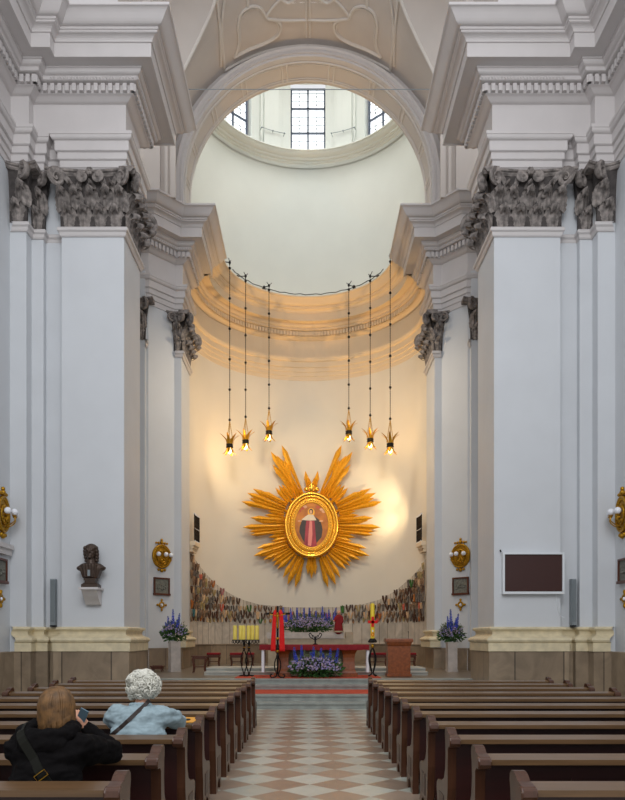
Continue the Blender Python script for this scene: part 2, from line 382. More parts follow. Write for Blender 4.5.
# ------------------------------------------------------------------ floor and steps
def floor_mat():
    m = mat('diamond_marble_floor', srgb(170,172,162), .28); nt = m.node_tree; b = nt.nodes['Principled BSDF']
    tc = nt.nodes.new('ShaderNodeTexCoord'); mp = nt.nodes.new('ShaderNodeMapping')
    D = .616; sc = math.sqrt(2)/D
    # rotate by 45 deg, one checker per half diagonal square
    mp.vector_type = 'POINT'; mp.inputs['Rotation'].default_value = (0, 0, R(45)); mp.inputs['Scale'].default_value = (sc, sc, sc)
    sub = nt.nodes.new('ShaderNodeVectorMath'); sub.operation = 'SUBTRACT'; sub.inputs[1].default_value = (-.29, 7.325 + D/2, 0)
    nt.links.new(tc.outputs['Object'], sub.inputs[0]); nt.links.new(sub.outputs[0], mp.inputs[0])
    ch = nt.nodes.new('ShaderNodeTexChecker'); ch.inputs['Scale'].default_value = 1
    nt.links.new(mp.outputs[0], ch.inputs[0])
    ch.inputs[1].default_value = srgb(150,132,117); ch.inputs[2].default_value = srgb(182,186,176)
    # per tile variation
    fl = nt.nodes.new('ShaderNodeVectorMath'); fl.operation = 'FLOOR'; nt.links.new(mp.outputs[0], fl.inputs[0])
    wn = nt.nodes.new('ShaderNodeTexWhiteNoise'); nt.links.new(fl.outputs[0], wn.inputs[0])
    n = nt.nodes.new('ShaderNodeTexNoise'); n.inputs['Scale'].default_value = 3; n.inputs['Detail'].default_value = 9; n.inputs['Distortion'].default_value = 1
    nt.links.new(tc.outputs['Object'], n.inputs[0])
    ad = nt.nodes.new('ShaderNodeMath'); ad.operation = 'ADD'; nt.links.new(wn.outputs[0], ad.inputs[0]); nt.links.new(n.outputs[0], ad.inputs[1])
    mr = nt.nodes.new('ShaderNodeMapRange'); mr.inputs[1].default_value = .3; mr.inputs[2].default_value = 1.6; mr.inputs[3].default_value = .72; mr.inputs[4].default_value = 1.12
    nt.links.new(ad.outputs[0], mr.inputs[0])
    vm = nt.nodes.new('ShaderNodeVectorMath'); vm.operation = 'SCALE'; nt.links.new(ch.outputs[0], vm.inputs[0]); nt.links.new(mr.outputs[0], vm.inputs['Scale'])
    nt.links.new(vm.outputs[0], b.inputs['Base Color'])
    return m
M_floor = floor_mat()
mb = MB(); mb.box(-7.6, 7.6, -3, 31, -.3, 0); fl = struct('floor', mb, M_floor, origin=(0,0,0), label='marble floor laid in grey and brown diamonds', cat='floor')
def plat(mb, x, y0, y1, h, nose=.03):
    mb.box(-x, x, y0, y1, 0, h-.05); mb.box(-x-.0, x+.0, y0-nose, y1, h-.05, h)
mb = MB(); plat(mb, 4.1, 16.4, 31, .15); plat(mb, 4.1, 16.75, 18.22, .30)
st = struct('floor_steps', mb, M_grey, label='two low grey stone steps up to the sanctuary', cat='steps')
mb = MB(); plat(mb, 4.1, 18.22, 18.60, .43); mb.box(-4.2, 4.2, 18.56, 18.9, 0, .515); mb.box(-4.2, 4.2, 18.53, 18.9, .515, .56)
struct('floor_platform', mb, M_grey, label='raised grey stone platform under the altar', cat='platform')
mb = MB(); mb.box(-5.15, 5.15, 18.9, 31, 0, .56); M_sf = mat('brown_floor_stone', srgb(122, 108, 92), .3, var=.25, vscale=2)
struct('floor_sanctuary', mb, M_sf, label='brown stone sanctuary floor behind the altar', cat='floor')
mb = MB(); mb.box(-2.9, 3.35, 20.33, 22.1, .56, .62); mb.box(-2.9, 3.35, 20.3, 22.1, .62, .655); mb.box(-2.9, 3.35, 20.73, 22.1, .655, .71); mb.box(-2.9, 3.35, 20.70, 22.1, .71, .748)
struct('floor_dais', mb, mat('pale_dais_stone', srgb(184, 184, 176), .4, var=.25, vscale=4), label='low pale two step dais behind the altar', cat='floor')
mb = MB(); mb.box(-1.5, 1.5, 16.95, 18.2, .3, .312); tag(mk('step_carpet', mb, M_carpet), 'orange red carpet strip lying on the lower step', 'carpet')
mb = MB(); mb.box(-1.9, 1.9, 18.75, 20.25, .56, .57); tag(mk('altar_carpet', mb, M_carpet), 'orange red carpet lying under the altar table', 'carpet')

# ------------------------------------------------------------------ arch, vault, drum
HC, RA = 16.85, 4.15
def archline(r, n=56, spring=15.3):
    return [(-r, spring)] + [(-r*math.cos(PI*i/n), HC + r*math.sin(PI*i/n)) for i in range(n+1)] + [(r, spring)]
def ring(mb, prof, n=56):     # profile of (radius, y)
    lines = [archline(r, n) for r, y in prof]; m = len(lines[0]); base = len(mb.v)
    for (r, y), L in zip(prof, lines):
        for x, z in L: mb.v.append(Vector((x, y, z)))
    for j in range(len(prof)-1):
        for i in range(m-1): a = base+j*m+i; mb.f.append((a, a+1, a+m+1, a+m))
mb = MB(); ring(mb, [(RA, 24.3), (RA-.07, 25.35)])
soff = struct('ceiling_arch', mb, M_vault, smooth=True, label='plastered soffit of the great arch before the apse', cat='arch')
mb = MB(); ring(mb, [(RA-.012, 24.4),(RA-.012, 24.22),(RA+.02,24.2),(RA+.05,24.2),(RA+.06,24.16),(RA+.15,24.16),(RA+.18,24.12),(RA+.23,24.1),(RA+.26,24.12),(RA+.275,24.2),(RA+.275,24.3)])
struct('trim_14', mb, M_trim, label='grey moulded archivolt of the great arch', cat='moulding', autos=40)
# stucco panels on the soffit
mb = MB()
for y in (24.46, 25.2):
    mb.tube([(x, y, z) for x, z in archline(RA-.01-.066*(y-24.3), 56, 15.9)], .035, 6)
    mb.tube([(x, y+(.09 if y < 25 else -.09), z) for x, z in archline(RA-.01-.066*(y-24.3), 56, 15.9)], .02, 6)
for a in (-70, -51, -32, -11.2, 11.2, 32, 51, 70, 86, -86):
    for da in (-1.2, 1.2):
        aa = R(a+da); p = [((RA-.01-.066*(y-24.3))*math.sin(aa), y, HC+(RA-.01-.066*(y-24.3))*math.cos(aa)) for y in (24.46, 25.2)]
        mb.tube(p, .03, 6)
mk('soffit_ribs', mb, M_vtrim, soff)
# wall with the arch opening, front and back
def archwall(y, x1, top, r, m, mb):
    L = archline(r); n = len(L); base = len(mb.v)
    for x, z in L: mb.v.append(Vector((x, y, z)))
    for i, (x, z) in enumerate(L):
        a = i/(n-1)
        if i == 0 or i == n-1: q = (math.copysign(x1, x), z)
        else:
            t = PI*(i-1)/(n-3); dx, dz = -math.cos(t), math.sin(t)
            k = min(x1/abs(dx) if abs(dx) > 1e-6 else 1e9, (top-HC)/dz if dz > 1e-6 else 1e9); q = (dx*k, HC+dz*k)
        mb.v.append(Vector((q[0], y, q[1])))
    for i in range(n-1): mb.f.append((base+i, base+i+1, base+n+i+1, base+n+i))
mb = MB(); archwall(24.3, 7.6, 23, RA, None, mb)
mb.add([(-7.6,24.3,23),(-5.2,24.3,23),(5.2,24.3,23),(7.6,24.3,23),(0,24.3,23)], [(0,1,2)][:0])
struct('wall_arch_front', mb, M_trim, label='white wall around the great arch above the cornice', cat='wall')
mb = MB(); archwall(25.35, 4.36, 21.42, RA-.07, None, mb)
struct('wall_arch_back', mb, M_drum, label='pale back face of the great arch towards the apse', cat='wall')
for sx, nm in ((-1,'left'),(1,'right')):
    mb = MB(); mb.box(*sorted((sx*4.34, sx*4.5)), 25.44, 26.22, 15.3, 21.5); struct('wall_return_%s' % nm, mb, M_drum, label='%s pale wall return behind the great arch' % nm, cat='wall')
# clustered pilaster strips beside the arch
for sx, nm in ((-1,'left'),(1,'right')):
    mb = MB()
    mb.box(*sorted((sx*4.6, sx*4.95)), 24.12, 24.32, 15.3, 21); mb.box(*sorted((sx*5.1, sx*6.4)), 24.0, 24.32, 15.3, 21)
    mb.box(*sorted((sx*5.05, sx*6.45)), 23.95, 24.32, 15.3, 15.7)
    struct('wall_pilaster_%s' % nm, mb, M_trim, label='white pilaster strips beside the %s springing of the arch' % nm, cat='wall')
# bay vault with lunettes
RV, YL, RL, HL = 4.6, 20.9, 1.8, 18.85
mb = MB(); rows = []; ny = 90; na_ = 44
ys = sorted(set([17.6 + (24.3-17.6)*i/ny for i in range(ny+1)] + [YL-RL, YL+RL, YL-RL+.001, YL+RL-.001]))
for y in ys:
    d = abs(y-YL); lim = 0
    if d < RL: lim = math.asin(min(1, (HL-HC + math.sqrt(RL*RL-d*d))/RV))
    rows.append([( RV*math.cos(t), y, HC+RV*math.sin(t)) for t in [lim + (PI-2*lim)*k/na_ for k in range(na_+1)]])
for r_ in rows: mb.v += [Vector(p) for p in r_]
for j in range(len(rows)-1):
    if ys[j+1]-ys[j] < .0015: continue
    for i in range(na_): a = j*(na_+1)+i; mb.f.append((a, a+1, a+na_+2, a+na_+1))
ceil = struct('ceiling', mb, M_vault, autos=20, label='barrel vault with raised stucco ribs before the arch', cat='vault')
for sx, nm in ((-1,'left'),(1,'right')):
    mb = MB(); n = 24; A = []; B = []
    for k in range(n+1):
        t = PI*k/n; y = YL-RL*math.cos(t); h = HL+RL*math.sin(t)
        x = math.sqrt(max(0, RV*RV-(h-HC)**2)); A.append((sx*x, y, h)); B.append((sx*6.5, y, h))
    for (x, y, h) in ((A[0][0], A[0][1], A[0][2]), (A[-1][0], A[-1][1], A[-1][2])): pass
    jx = 4.14
    pts = [(sx*jx, YL-RL, 15.3)] + A + [(sx*jx, YL+RL, 15.3)]; pts2 = [(sx*6.5, YL-RL, 15.3)] + B + [(sx*6.5, YL+RL, 15.3)]
    m_ = len(pts); mb.v += [Vector(p) for p in pts+pts2]
    for i in range(m_-1): mb.f.append((i, i+1, m_+i+1, m_+i))
    for q, wq, dq in ((4.2, .16, .10), (4.42, .1, .06), (4.85, .5, .12)): mb.box(*sorted((sx*(q-wq/2), sx*(q+wq/2))), YL+RL-dq, YL+RL+.0, 15.3, 18.6)
    struct('ceiling_lunette_%s' % nm, mb, M_vault, label='%s window lunette cut into the vault' % nm, cat='vault', autos=40)
    mb = MB(); mb.box(*sorted((sx*4.6, sx*4.75)), 17.6, YL-RL-.03, 15.3, HC+.05); mb.box(*sorted((sx*4.6, sx*4.75)), YL+RL+.03, 24.28, 15.3, HC+.05)
    mb.box(*sorted((sx*4.6, sx*7.6)), 17.6, 17.75, 15.3, 19.5)
    struct('wall_attic_%s' % nm, mb, M_trim, label='%s attic wall standing on the big cornice' % nm, cat='wall')
    wf = MB(); wf.tube([Vector((sx*6.48, y, h)) for _, y, h in pts2], .08, 6)
    w = struct('window_%d' % (1 if sx < 0 else 2), wf, M_lead, label='high %s lunette window beside the vault' % nm, cat='window')
    pn = MB(); pn.add([Vector((sx*6.52, y, h)) for _, y, h in pts2], [tuple(range(len(pts2)))]); mk('pane', pn, M_glass, w)
# stucco ribs on the vault
def onvault(px, py, r=RV-.015):
    a = (px-VX)/FPX; b = (VY-py)/FPX; k = HC-EYE
    A = a*a+b*b; B = -2*b*k; C = k*k-r*r
    Y = (-B + math.sqrt(B*B-4*A*C))/(2*A); return P(px, py, Y)
def smoothline(pts, n=6):
    out = []; m = len(pts)
    for i in range(m-1):
        p0, p1, p2, p3 = [Vector(pts[max(0, min(m-1, j))]) for j in (i-1, i, i+1, i+2)]
        for k in range(n):
            t = k/n; out.append(.5*((2*p1)+(-p0+p2)*t+(2*p0-5*p1+4*p2-p3)*t*t+(-p0+3*p1-3*p2+p3)*t**3))
    out.append(Vector(pts[-1])); return out
heart = [(234.4,57.6),(237.5,50),(239,40),(238,26),(241.6,13),(251,6.5),(260,8),(265,15),(267.5,18.6),(277,20.5),(281,27),(277.6,36),(265,43.8),(248.8,50.2),(234.4,57.6)]
mid = 307.5
lines = [heart, [(266,17),(273,7),(283,-3)], [(277.6,20),(290,20.6),(307,20)], [(248,-8),(248,6)], [(276,-6),(288,3),(300,-6)],
         [(225,-3),(222,20),(222.5,45),(224.6,69)], [(217,0),(220,30),(221,66)], [(224,71),(240,62),(262,52.5),(285,47.3),(307,45.2)]]
def vline(l, r, w, mb, mir):
    f = (lambda x: 2*mid-x) if mir else (lambda x: x)
    sm = smoothline([(x, y, 0) for x, y in l])
    mb.tube([onvault(f(p.x), p.y, r) for p in sm], w, 6)
mb = MB()
for mir in (False, True):
    for l in lines: vline(l, RV-.02, .045, mb, mir); 
    hs = [(257+(x-257)*.9, 30+(y-30)*.9) for x, y in heart]
    vline(hs, RV-.01, .022, mb, mir)
for dx in (-.06, .06): mb.tube([(dx, y, HC+RV-.01) for y in (19.2, 20.5, 22, 24.0)], .035, 6)
mk('stucco_ribs', mb, M_vtrim, ceil)
mb = MB()
for sx in (-1, 1):
    L = []
    for k in range(33):
        t = PI*k/32; y = YL-RL*math.cos(t); h = HL+RL*math.sin(t); L.append((sx*(math.sqrt(max(0, RV*RV-(h-HC)**2))-.02), y, h-.02))
    mb.tube(L, .05, 6)
mk('groin_ribs', mb, M_vtrim, ceil)
# upper apse cylinder, ring and drum
def oval(r, n=64, fr=None, c=AC):
    fr = fr if fr is not None else r*.44; out = []
    for i in range(n+1):
        t = PI - 2*PI*i/n; y = math.sin(t); out.append((r*math.cos(t), c + (r*y if y > 0 else fr*y)))
    return out
wu = sweep(body, [(0,21.5),(0,15.3)], nb-1, nb+na)
struct('wall_apse_upper', wu, M_drum, label='pale curved wall below the lantern drum', cat='wall', smooth=True)
def loop(path, prof, mb=None):      # closed sweep, room on the right
    n = len(path)-1; p = path[:-1]; mb = mb or MB(); base = len(mb.v); m = len(prof)
    for i in range(n):
        a = Vector(p[i-1]); b = Vector(p[(i+1) % n]); d = (b-a).normalized(); nr = Vector((d.y, -d.x))
        for e, h in prof: mb.v.append(Vector((p[i][0]+nr.x*e, p[i][1]+nr.y*e, h)))
    for i in range(n):
        j = (i+1) % n
        for k in range(m-1): mb.f.append((base+i*m+k, base+i*m+k+1, base+j*m+k+1, base+j*m+k))
    return mb
cap_ = MB(); L = [p for p in oval(4.35, 64)]
ringp = [(0,21.44),(.05,21.46),(.10,21.50),(.10,21.55),(.18,21.57),(.20,21.60),(.20,21.64),(.27,21.66),(.33,21.70),(.37,21.76),(.38,21.80),(.42,21.81),(.42,21.86),(-.3,21.92)]
struct('trim_15', loop(oval(4.35), ringp), M_drum, label='round moulded ring at the foot of the drum', cat='moulding', autos=35)
RD = 4.3
def sector(mb, t0, t1, r, h0, h1, th=.0, n=6, back=None):
    pts = []
    for i in range(n+1):
        t = t0+(t1-t0)*i/n; pts.append((r*math.cos(t), AC+r*math.sin(t)*(1 if math.sin(t) > 0 else .44)))
    base = len(mb.v); mb.v += [Vector((x,y,h)) for x,y in pts for h in (h0,h1)]
    for i in range(n): a = base+2*i; mb.f.append((a, a+1, a+3, a+2))
    if back:
        for t in (t0, t1):
            s_ = (1 if math.sin(t) > 0 else .44)
            q = [(r*math.cos(t), AC+r*math.sin(t)*s_), (back*math.cos(t), AC+back*math.sin(t)*s_)]
            b = len(mb.v); mb.v += [Vector((x,y,h)) for x,y in q for h in (h0,h1)]; mb.f.append((b,b+1,b+3,b+2))
mb = MB(); HW = R(9.75); WA = [R(a) for a in (90, 132.5, 180, 225, 270, 315, 360, 407.5)]; SILL, TOP = 21.95, 24.8
sector(mb, 0, 2*PI, RD, 21.3, SILL, n=96); sector(mb, 0, 2*PI, RD, TOP, 27.0, n=96)
for k in range(8):
    c = WA[k]; c2 = WA[(k+1) % 8]+(2*PI if k == 7 else 0); sector(mb, c+HW, c2-HW, RD, SILL, TOP, n=8, back=RD+.3)
    p = (c+c2)/2; sector(mb, p-R(4.5), p+R(4.5), RD-.17, SILL, TOP+1.5, n=3, back=RD); sector(mb, p-R(6.3), p+R(6.3), RD-.08, SILL, TOP+1.5, n=3, back=RD)
    sector(mb, p-R(4.9), p+R(4.9), RD-.23, SILL, SILL+.5, n=3, back=RD)
struct('wall_drum', mb, M_drum, label='round drum wall with pilasters between its windows', cat='wall')
mb = MB(); mb.uv = None
L = oval(RD, 48)[:-1]; rings = []
for j in range(9):
    t = PI/2*j/8; rings.append([Vector((x*math.cos(t), AC+.0+(y-AC)*math.cos(t), 27.0+3.0*math.sin(t))) for x, y in L])
for r_ in rings: mb.v += r_
for j in range(8):
    for i in range(48): a = j*48+i; b = j*48+(i+1) % 48; mb.f.append((a, b, b+48, a+48))
struct('ceiling_dome', mb, M_drum, label='dome closing the drum over the apse', cat='dome', smooth=True)
for k in range(8):
    c = WA[k]; s_ = math.sin(c); f = 1 if s_ > 0 else .44
    ctr = Vector((RD+.22)*Vector((math.cos(c), math.sin(c)*f, 0)) if False else ((RD+.22)*math.cos(c), AC+(RD+.22)*s_*f, 0))
    d = Vector((math.cos(c), s_*f, 0)).normalized(); t = Vector((-d.y, d.x, 0)); w = .74
    q = lambda a, h, o=0: ctr + t*a + d*o + Vector((0,0,h))
    fr = MB(); bw = .05
    def bar(a0, a1, h0, h1, th=.03, mbx=fr):
        mbx.add([q(a0,h0,-th),q(a1,h0,-th),q(a1,h1,-th),q(a0,h1,-th),q(a0,h0,th),q(a1,h0,th),q(a1,h1,th),q(a0,h1,th)],
                [(0,1,2,3),(4,7,6,5),(0,4,5,1),(1,5,6,2),(2,6,7,3),(3,7,4,0)])
    bar(-w, -w+.07, SILL, TOP); bar(w-.07, w, SILL, TOP); bar(-.035, .035, SILL, TOP); bar(-w, w, SILL, SILL+.05); bar(-w, w, TOP-.05, TOP)
    for h in (22.92, 23.95): bar(-w, w, h-.03, h+.03)
    win = struct('window_%d' % (k+3), fr, M_lead, label='tall drum window %s' % ['straight above the apse centre','left of the central drum window','at the far left of the drum','at the near left of the drum','nearest over the arch','at the near right of the drum','at the far right of the drum','right of the central drum window'][k], cat='window')
    g = MB()
    for a in (-.37, .37): bar(a-.008, a+.008, SILL, TOP, .012, g)
    for h in [22.25+.335*i for i in range(8)]: bar(-w, w, h-.008, h+.008, .012, g)
    for a in (-.37, .37):
        for h in (22.42, 23.1, 23.43, 24.1, 24.45):
            g.ball(q(a, h, -.02), .035, 6, 4)
    mk('glazing_bars', g, MATS['grey_metal'], win)
    pn = MB(); pn.add([q(-w,SILL,.04),q(w,SILL,.04),q(w,TOP,.04),q(-w,TOP,.04)], [(0,1,2,3)]); mk('pane', pn, M_glass, win)
    # iron tie rods beside the pilasters inside the drum
for k in (0, -1, 1, -2):
    p = R(90+22.5+45*k) if False else None
for sx in (-1, 1):
    mb = MB(); a0, a1 = R(90-sx*14), R(90-sx*28); r0 = RD-.28
    pts = [(r0*math.cos(a0+(a1-a0)*i/6), AC+r0*math.sin(a0+(a1-a0)*i/6), 22.5) for i in range(7)]
    mb.tube(pts, .012, 5)
    for p in (pts[0], pts[3], pts[6]):
        mb.ball(p, .035, 6, 4); dd = Vector((p[0], p[1]-AC, 0)).normalized(); mb.tube([Vector(p), Vector(p)+dd*.2], .012, 5)
    tag(mk('drum_rail', mb, M_steel), 'thin iron rail bracketed across the %s drum pilaster' % ('left' if sx < 0 else 'right'), 'rail')
mb = MB(); mb.tube([(-4.3,22,18.2),(4.3,22,18.2)], .012, 6)
tag(mk('tie_rod', mb, M_steel), 'thin iron tie wire stretched across the bay below the vault', 'wire')
# ------------------------------------------------------------------ corinthian capitals
def frame(o, xd, up=(0,0,1)):
    """local (along, out, up) -> world, o = left bottom corner of the face seen from the room"""
    xd = Vector(xd).normalized(); upv = Vector(up); out = xd.cross(upv) ; return lambda a, e, h: Vector(o) + xd*a + out*e + upv*h
def leaf(F, mb, x, w, h, z0, bulge, tipout, cut=None, e0=.02):
    """acanthus leaf: lobed edges, raised midrib, tip rolled forward and down"""
    n, m = 19, 10
    base = len(mb.v)
    for th in (0, -.028):
        for i in range(n):
            t = i/(n-1)
            if t < .72: q = t/.72; po = .06+.52*q**2.4; ph = q*.93
            else: a = (t-.72)/.28*PI*1.15; po = .58+.34*math.sin(a)*1.0+.40*(1-math.cos(a))/2; ph = .93+.10*math.sin(a)-.24*(1-math.cos(a))/2
            env = (.62+.55*math.sin(PI*min(1, t*1.05+.10))**.8)*(1 if t < .72 else 1-.30*(t-.72)/.28)
            saw = (t*5.2) % 1.0; ser = 1-.17*(1-saw)**.7 if 0 < t < .97 else .8
            for k in range(m+1):
                s = k/m*2-1; hw = w/2*env*(1 if abs(s) < .55 else ser)
                rib = .040*math.exp(-(s*5)**2)+.016*math.cos(s*11)*(abs(s) > .25); curlb = -.045*abs(s)**2.2*(1+t)
                mb.v.append(F(x+s*hw, e0+po*tipout+rib+curlb+th, z0+ph*h-abs(s)**1.4*h*.10+ (1-ser)*abs(s)*h*.10))
    N = n*(m+1)
    for i in range(n-1):
        for k in range(m):
            a = base+i*(m+1)+k; mb.f.append((a,a+1,a+m+2,a+m+1)); mb.f.append((a+N,a+N+m+1,a+N+m+2,a+N+1))
    for i in range(n-1):
        for k in (0, m):
            a = base+i*(m+1)+k; mb.f.append((a,a+m+1,a+m+1+N,a+N))
    for k in range(m):
        a = base+(n-1)*(m+1)+k; mb.f.append((a,a+1,a+1+N,a+N)); a = base+k; mb.f.append((a,a+1,a+1+N,a+N))
def volute(F, mb, x, z, e, r, sgn, ang, stem=None):
    """spiral scroll in a plane turned by ang (0 = facing the room)"""
    pts = []; rad = []
    ca, sa = math.cos(ang), math.sin(ang); T = 26
    if stem:
        (x1, z1) = stem
        for t in (0, .25, .5, .75):
            bx = x1+(x-x1)*t; bz = z1+(z+r-z1)*(1-(1-t)**2); pts.append(F(bx, .06+(e-.06)*t**1.5, bz)); rad.append(.03+.02*t)
    for i in range(T+1):
        t = i/T; a = PI/2 - sgn*t*2*PI*1.75; rr = r*(1-t)**.8+.012
        u = rr*math.cos(a); w = rr*math.sin(a)
        pts.append(F(x+u*ca, e+(u*sa*sgn if ang else 0)+.02*t, z+w)); rad.append((r*.30*(1-t)+r*.09))
    mb.tube(pts, rad, 6, flat=1.7)
    mb.ball(F(x, e+.02, z), .035, 8, 6)
    mb.ball(F(x, e-.05, z), (r*.75, r*.75, r*.75), 8, 6) if False else None
def cap_face(G, F, w, H, nl, ends=(True, True), slim=False):
    """adds one face's leaves, scrolls and flower to the part meshes in G"""
    # bell
    n = 6; b = G['bell']; base = len(b.v)
    for i in range(n+1):
        t = i/n; e = .02+.10*t**2
        for a in (-e if ends[0] else 0, w+(e if ends[1] else 0)): b.v.append(F(a, e, t*(H-.12))); b.v.append(F(a, -.05, t*(H-.12)))
    for i in range(n):
        q = base+i*4; b.f += [(q, q+2, q+6, q+4), (q+1, q+5, q+7, q+3), (q, q+4, q+5, q+1), (q+2, q+3, q+7, q+6)]
    sp = w/nl
    nlow = nl+1 if w > .8 else nl
    s1 = w/nlow
    for i in range(nlow): mb = MB(); leaf(F, mb, s1*(i+.5), min(.40, s1*1.02), H*.37, 0, .12, .24); G['leaves'].append(mb)
    for i in range(0 if ends[0] else 1, nlow+1 if ends[1] else nlow):
        mb = MB(); leaf(F, mb, min(max(s1*i, .05), w-.05), min(.38, s1*.95), H*.36, H*.30, .14, .30, e0=.05); G['leaves'].append(mb)
    if w > .8:
        for f in (.18, .5, .82): mb = MB(); leaf(F, mb, w*f, .20, H*.20, H*.58, .1, .20, e0=.08); G['leaves'].append(mb)
    r = .155 if w > .3 else .125
    if w > .8:
        for s, c in ((1, w*.5-.17), (-1, w*.5+.17)):
            mb = MB(); volute(F, mb, c, H*.84, .25, .10, -s, 0, stem=(w*.5-s*.36, H*.55)); G['scrolls'].append(mb)
        mb = MB()
        for k in range(6): an = k*PI/3; mb.ball(F(w/2+.05*math.cos(an), .27, H*.93+.05*math.sin(an)), .045, 7, 5)
        mb.ball(F(w/2, .3, H*.93), .035, 7, 5); G['flowers'].append(mb)
        for c in (w*.28, w*.72):      # small knobs and buds between the stalks
            mb = MB(); mb.ball(F(c-.07, .13, H*.66), .045, 8, 6); mb.ball(F(c+.07, .13, H*.66), .045, 8, 6); mb.ball(F(c, .14, H*.52), (.06,.06,.05), 8, 6); mb.tube([F(c, .1, H*.5), F(c, .1, H*.75)], [.03, .05], 6); G['flowers'].append(mb)
    for s, c, en in ((-1, -.02+.06, ends[0]), (1, w+.02-.06, ends[1])):
        if en:
            mb = MB(); volute(F, mb, c+s*.07, H*.815, .25, r, s, R(38)*1, stem=(c-s*min(.34, w*.4), H*.55)); G['scrolls'].append(mb)
    # abacus, hollowed towards the middle
    A = G['abacus']; m = 10; base = len(A.v)
    rows_ = [(H-.125, .0), (H-.085, .03), (H-.06, .035), (H-.045, .07), (H, .08)]
    for i in range(m+1):
        t = i/m; c = (1-(2*t-1)**2)
        e = .31-.13*c
        L = (-e if ends[0] else 0); Rr = (w+e if ends[1] else w); x = L+(Rr-L)*t
        for h, o in rows_: A.v.append(F(x, e+o-.08, h))
        A.v.append(F(x, -.05, H)); A.v.append(F(x, -.05, H-.125))
    q = len(rows_)+2
    for i in range(m):
        for k in range(q): a = base+i*q+k; b2 = base+i*q+(k+1) % q; A.f.append((a, b2, b2+q, a+q))
    A.f.append(tuple(base+k for k in range(q))); A.f.append(tuple(base+m*q+k for k in range(q)))
M_capd = mat('shade_dark_capital_ground', srgb(84, 78, 76), .85, var=.5, vscale=9, bump=.4, bscale=30)  # bell coloured darker to paint in shade between the leaves
def capital(faces, H, z, label, loc, group=None):
    t = thing('pilaster_capital', label, 'capital', loc, group)
    G = {'bell': MB(), 'abacus': MB(), 'leaves': [], 'scrolls': [], 'flowers': []}
    for o, xd, w, nl, ends in faces: cap_face(G, frame((o[0], o[1], z), (xd[0], xd[1], 0)), w, H, nl, ends)
    mk('bell', G['bell'], M_capd, t); mk('abacus', G['abacus'], M_cap, t)
    for l in G['leaves']: mk('acanthus_leaf', l, M_cap, t, autos=50)
    for l in G['scrolls']: mk('scroll', l, M_cap, t, autos=50)
    for l in G['flowers']: mk('flower_boss', l, M_cap, t, autos=50)
    return t
ZC, HCAP = 11.18, 1.26
for s, nm in ((1, 'left'), (-1, 'right')):
    # faces are given left to right as seen from the room; mirrored for the right hand side
    def fc(x0, x1, y, nl, ends):
        if s < 0: x0, x1 = -rmap(x0, y), -rmap(x1, y)
        return (((x0, y), (1, 0), x1-x0, nl, ends) if s > 0 else ((-x1, y), (1, 0), x1-x0, nl, (ends[1], ends[0])))
    def sd(x, y0, y1, nl, ends):   # face looking inwards
        if s < 0: x = -rmap(x, y0)
        return (((x, y0), (0, 1), y1-y0, nl, ends) if s > 0 else ((-x, y1), (0, -1), y1-y0, nl, (ends[1], ends[0])))
    capital([fc(-5.76, -4.3, 17.0, 3, (True, True)), sd(-4.3, 17.0, 18.6, 3, (True, True))], HCAP, ZC,
            'big dark carved capital crowning the %s front pier' % nm, (s*-5.03, 17.2, ZC))
    capital([fc(-6.5, -6.2, 17.1, 1, (False, True)), fc(-6.88, -6.5, 16.78, 1, (False, True))], HCAP, ZC,
            'narrow dark capital at the %s picture edge, beside the big pier capital' % nm, (s*-6.55, 17.1, ZC))
    capital([fc(-5.75, -5.24, 23.35, 2, (True, True))], HCAP, ZC, 'half hidden dark capital just behind the %s front pier' % nm, (s*-5.5, 23.4, ZC))
    capital([fc(-4.47, -4.23, 24.3, 1, (True, True)), sd(-4.23, 24.3, 25.95, 3, (True, True))], HCAP, ZC,
            'dark capital on the %s pilaster at the apse opening' % nm, (s*-4.3, 24.5, ZC))
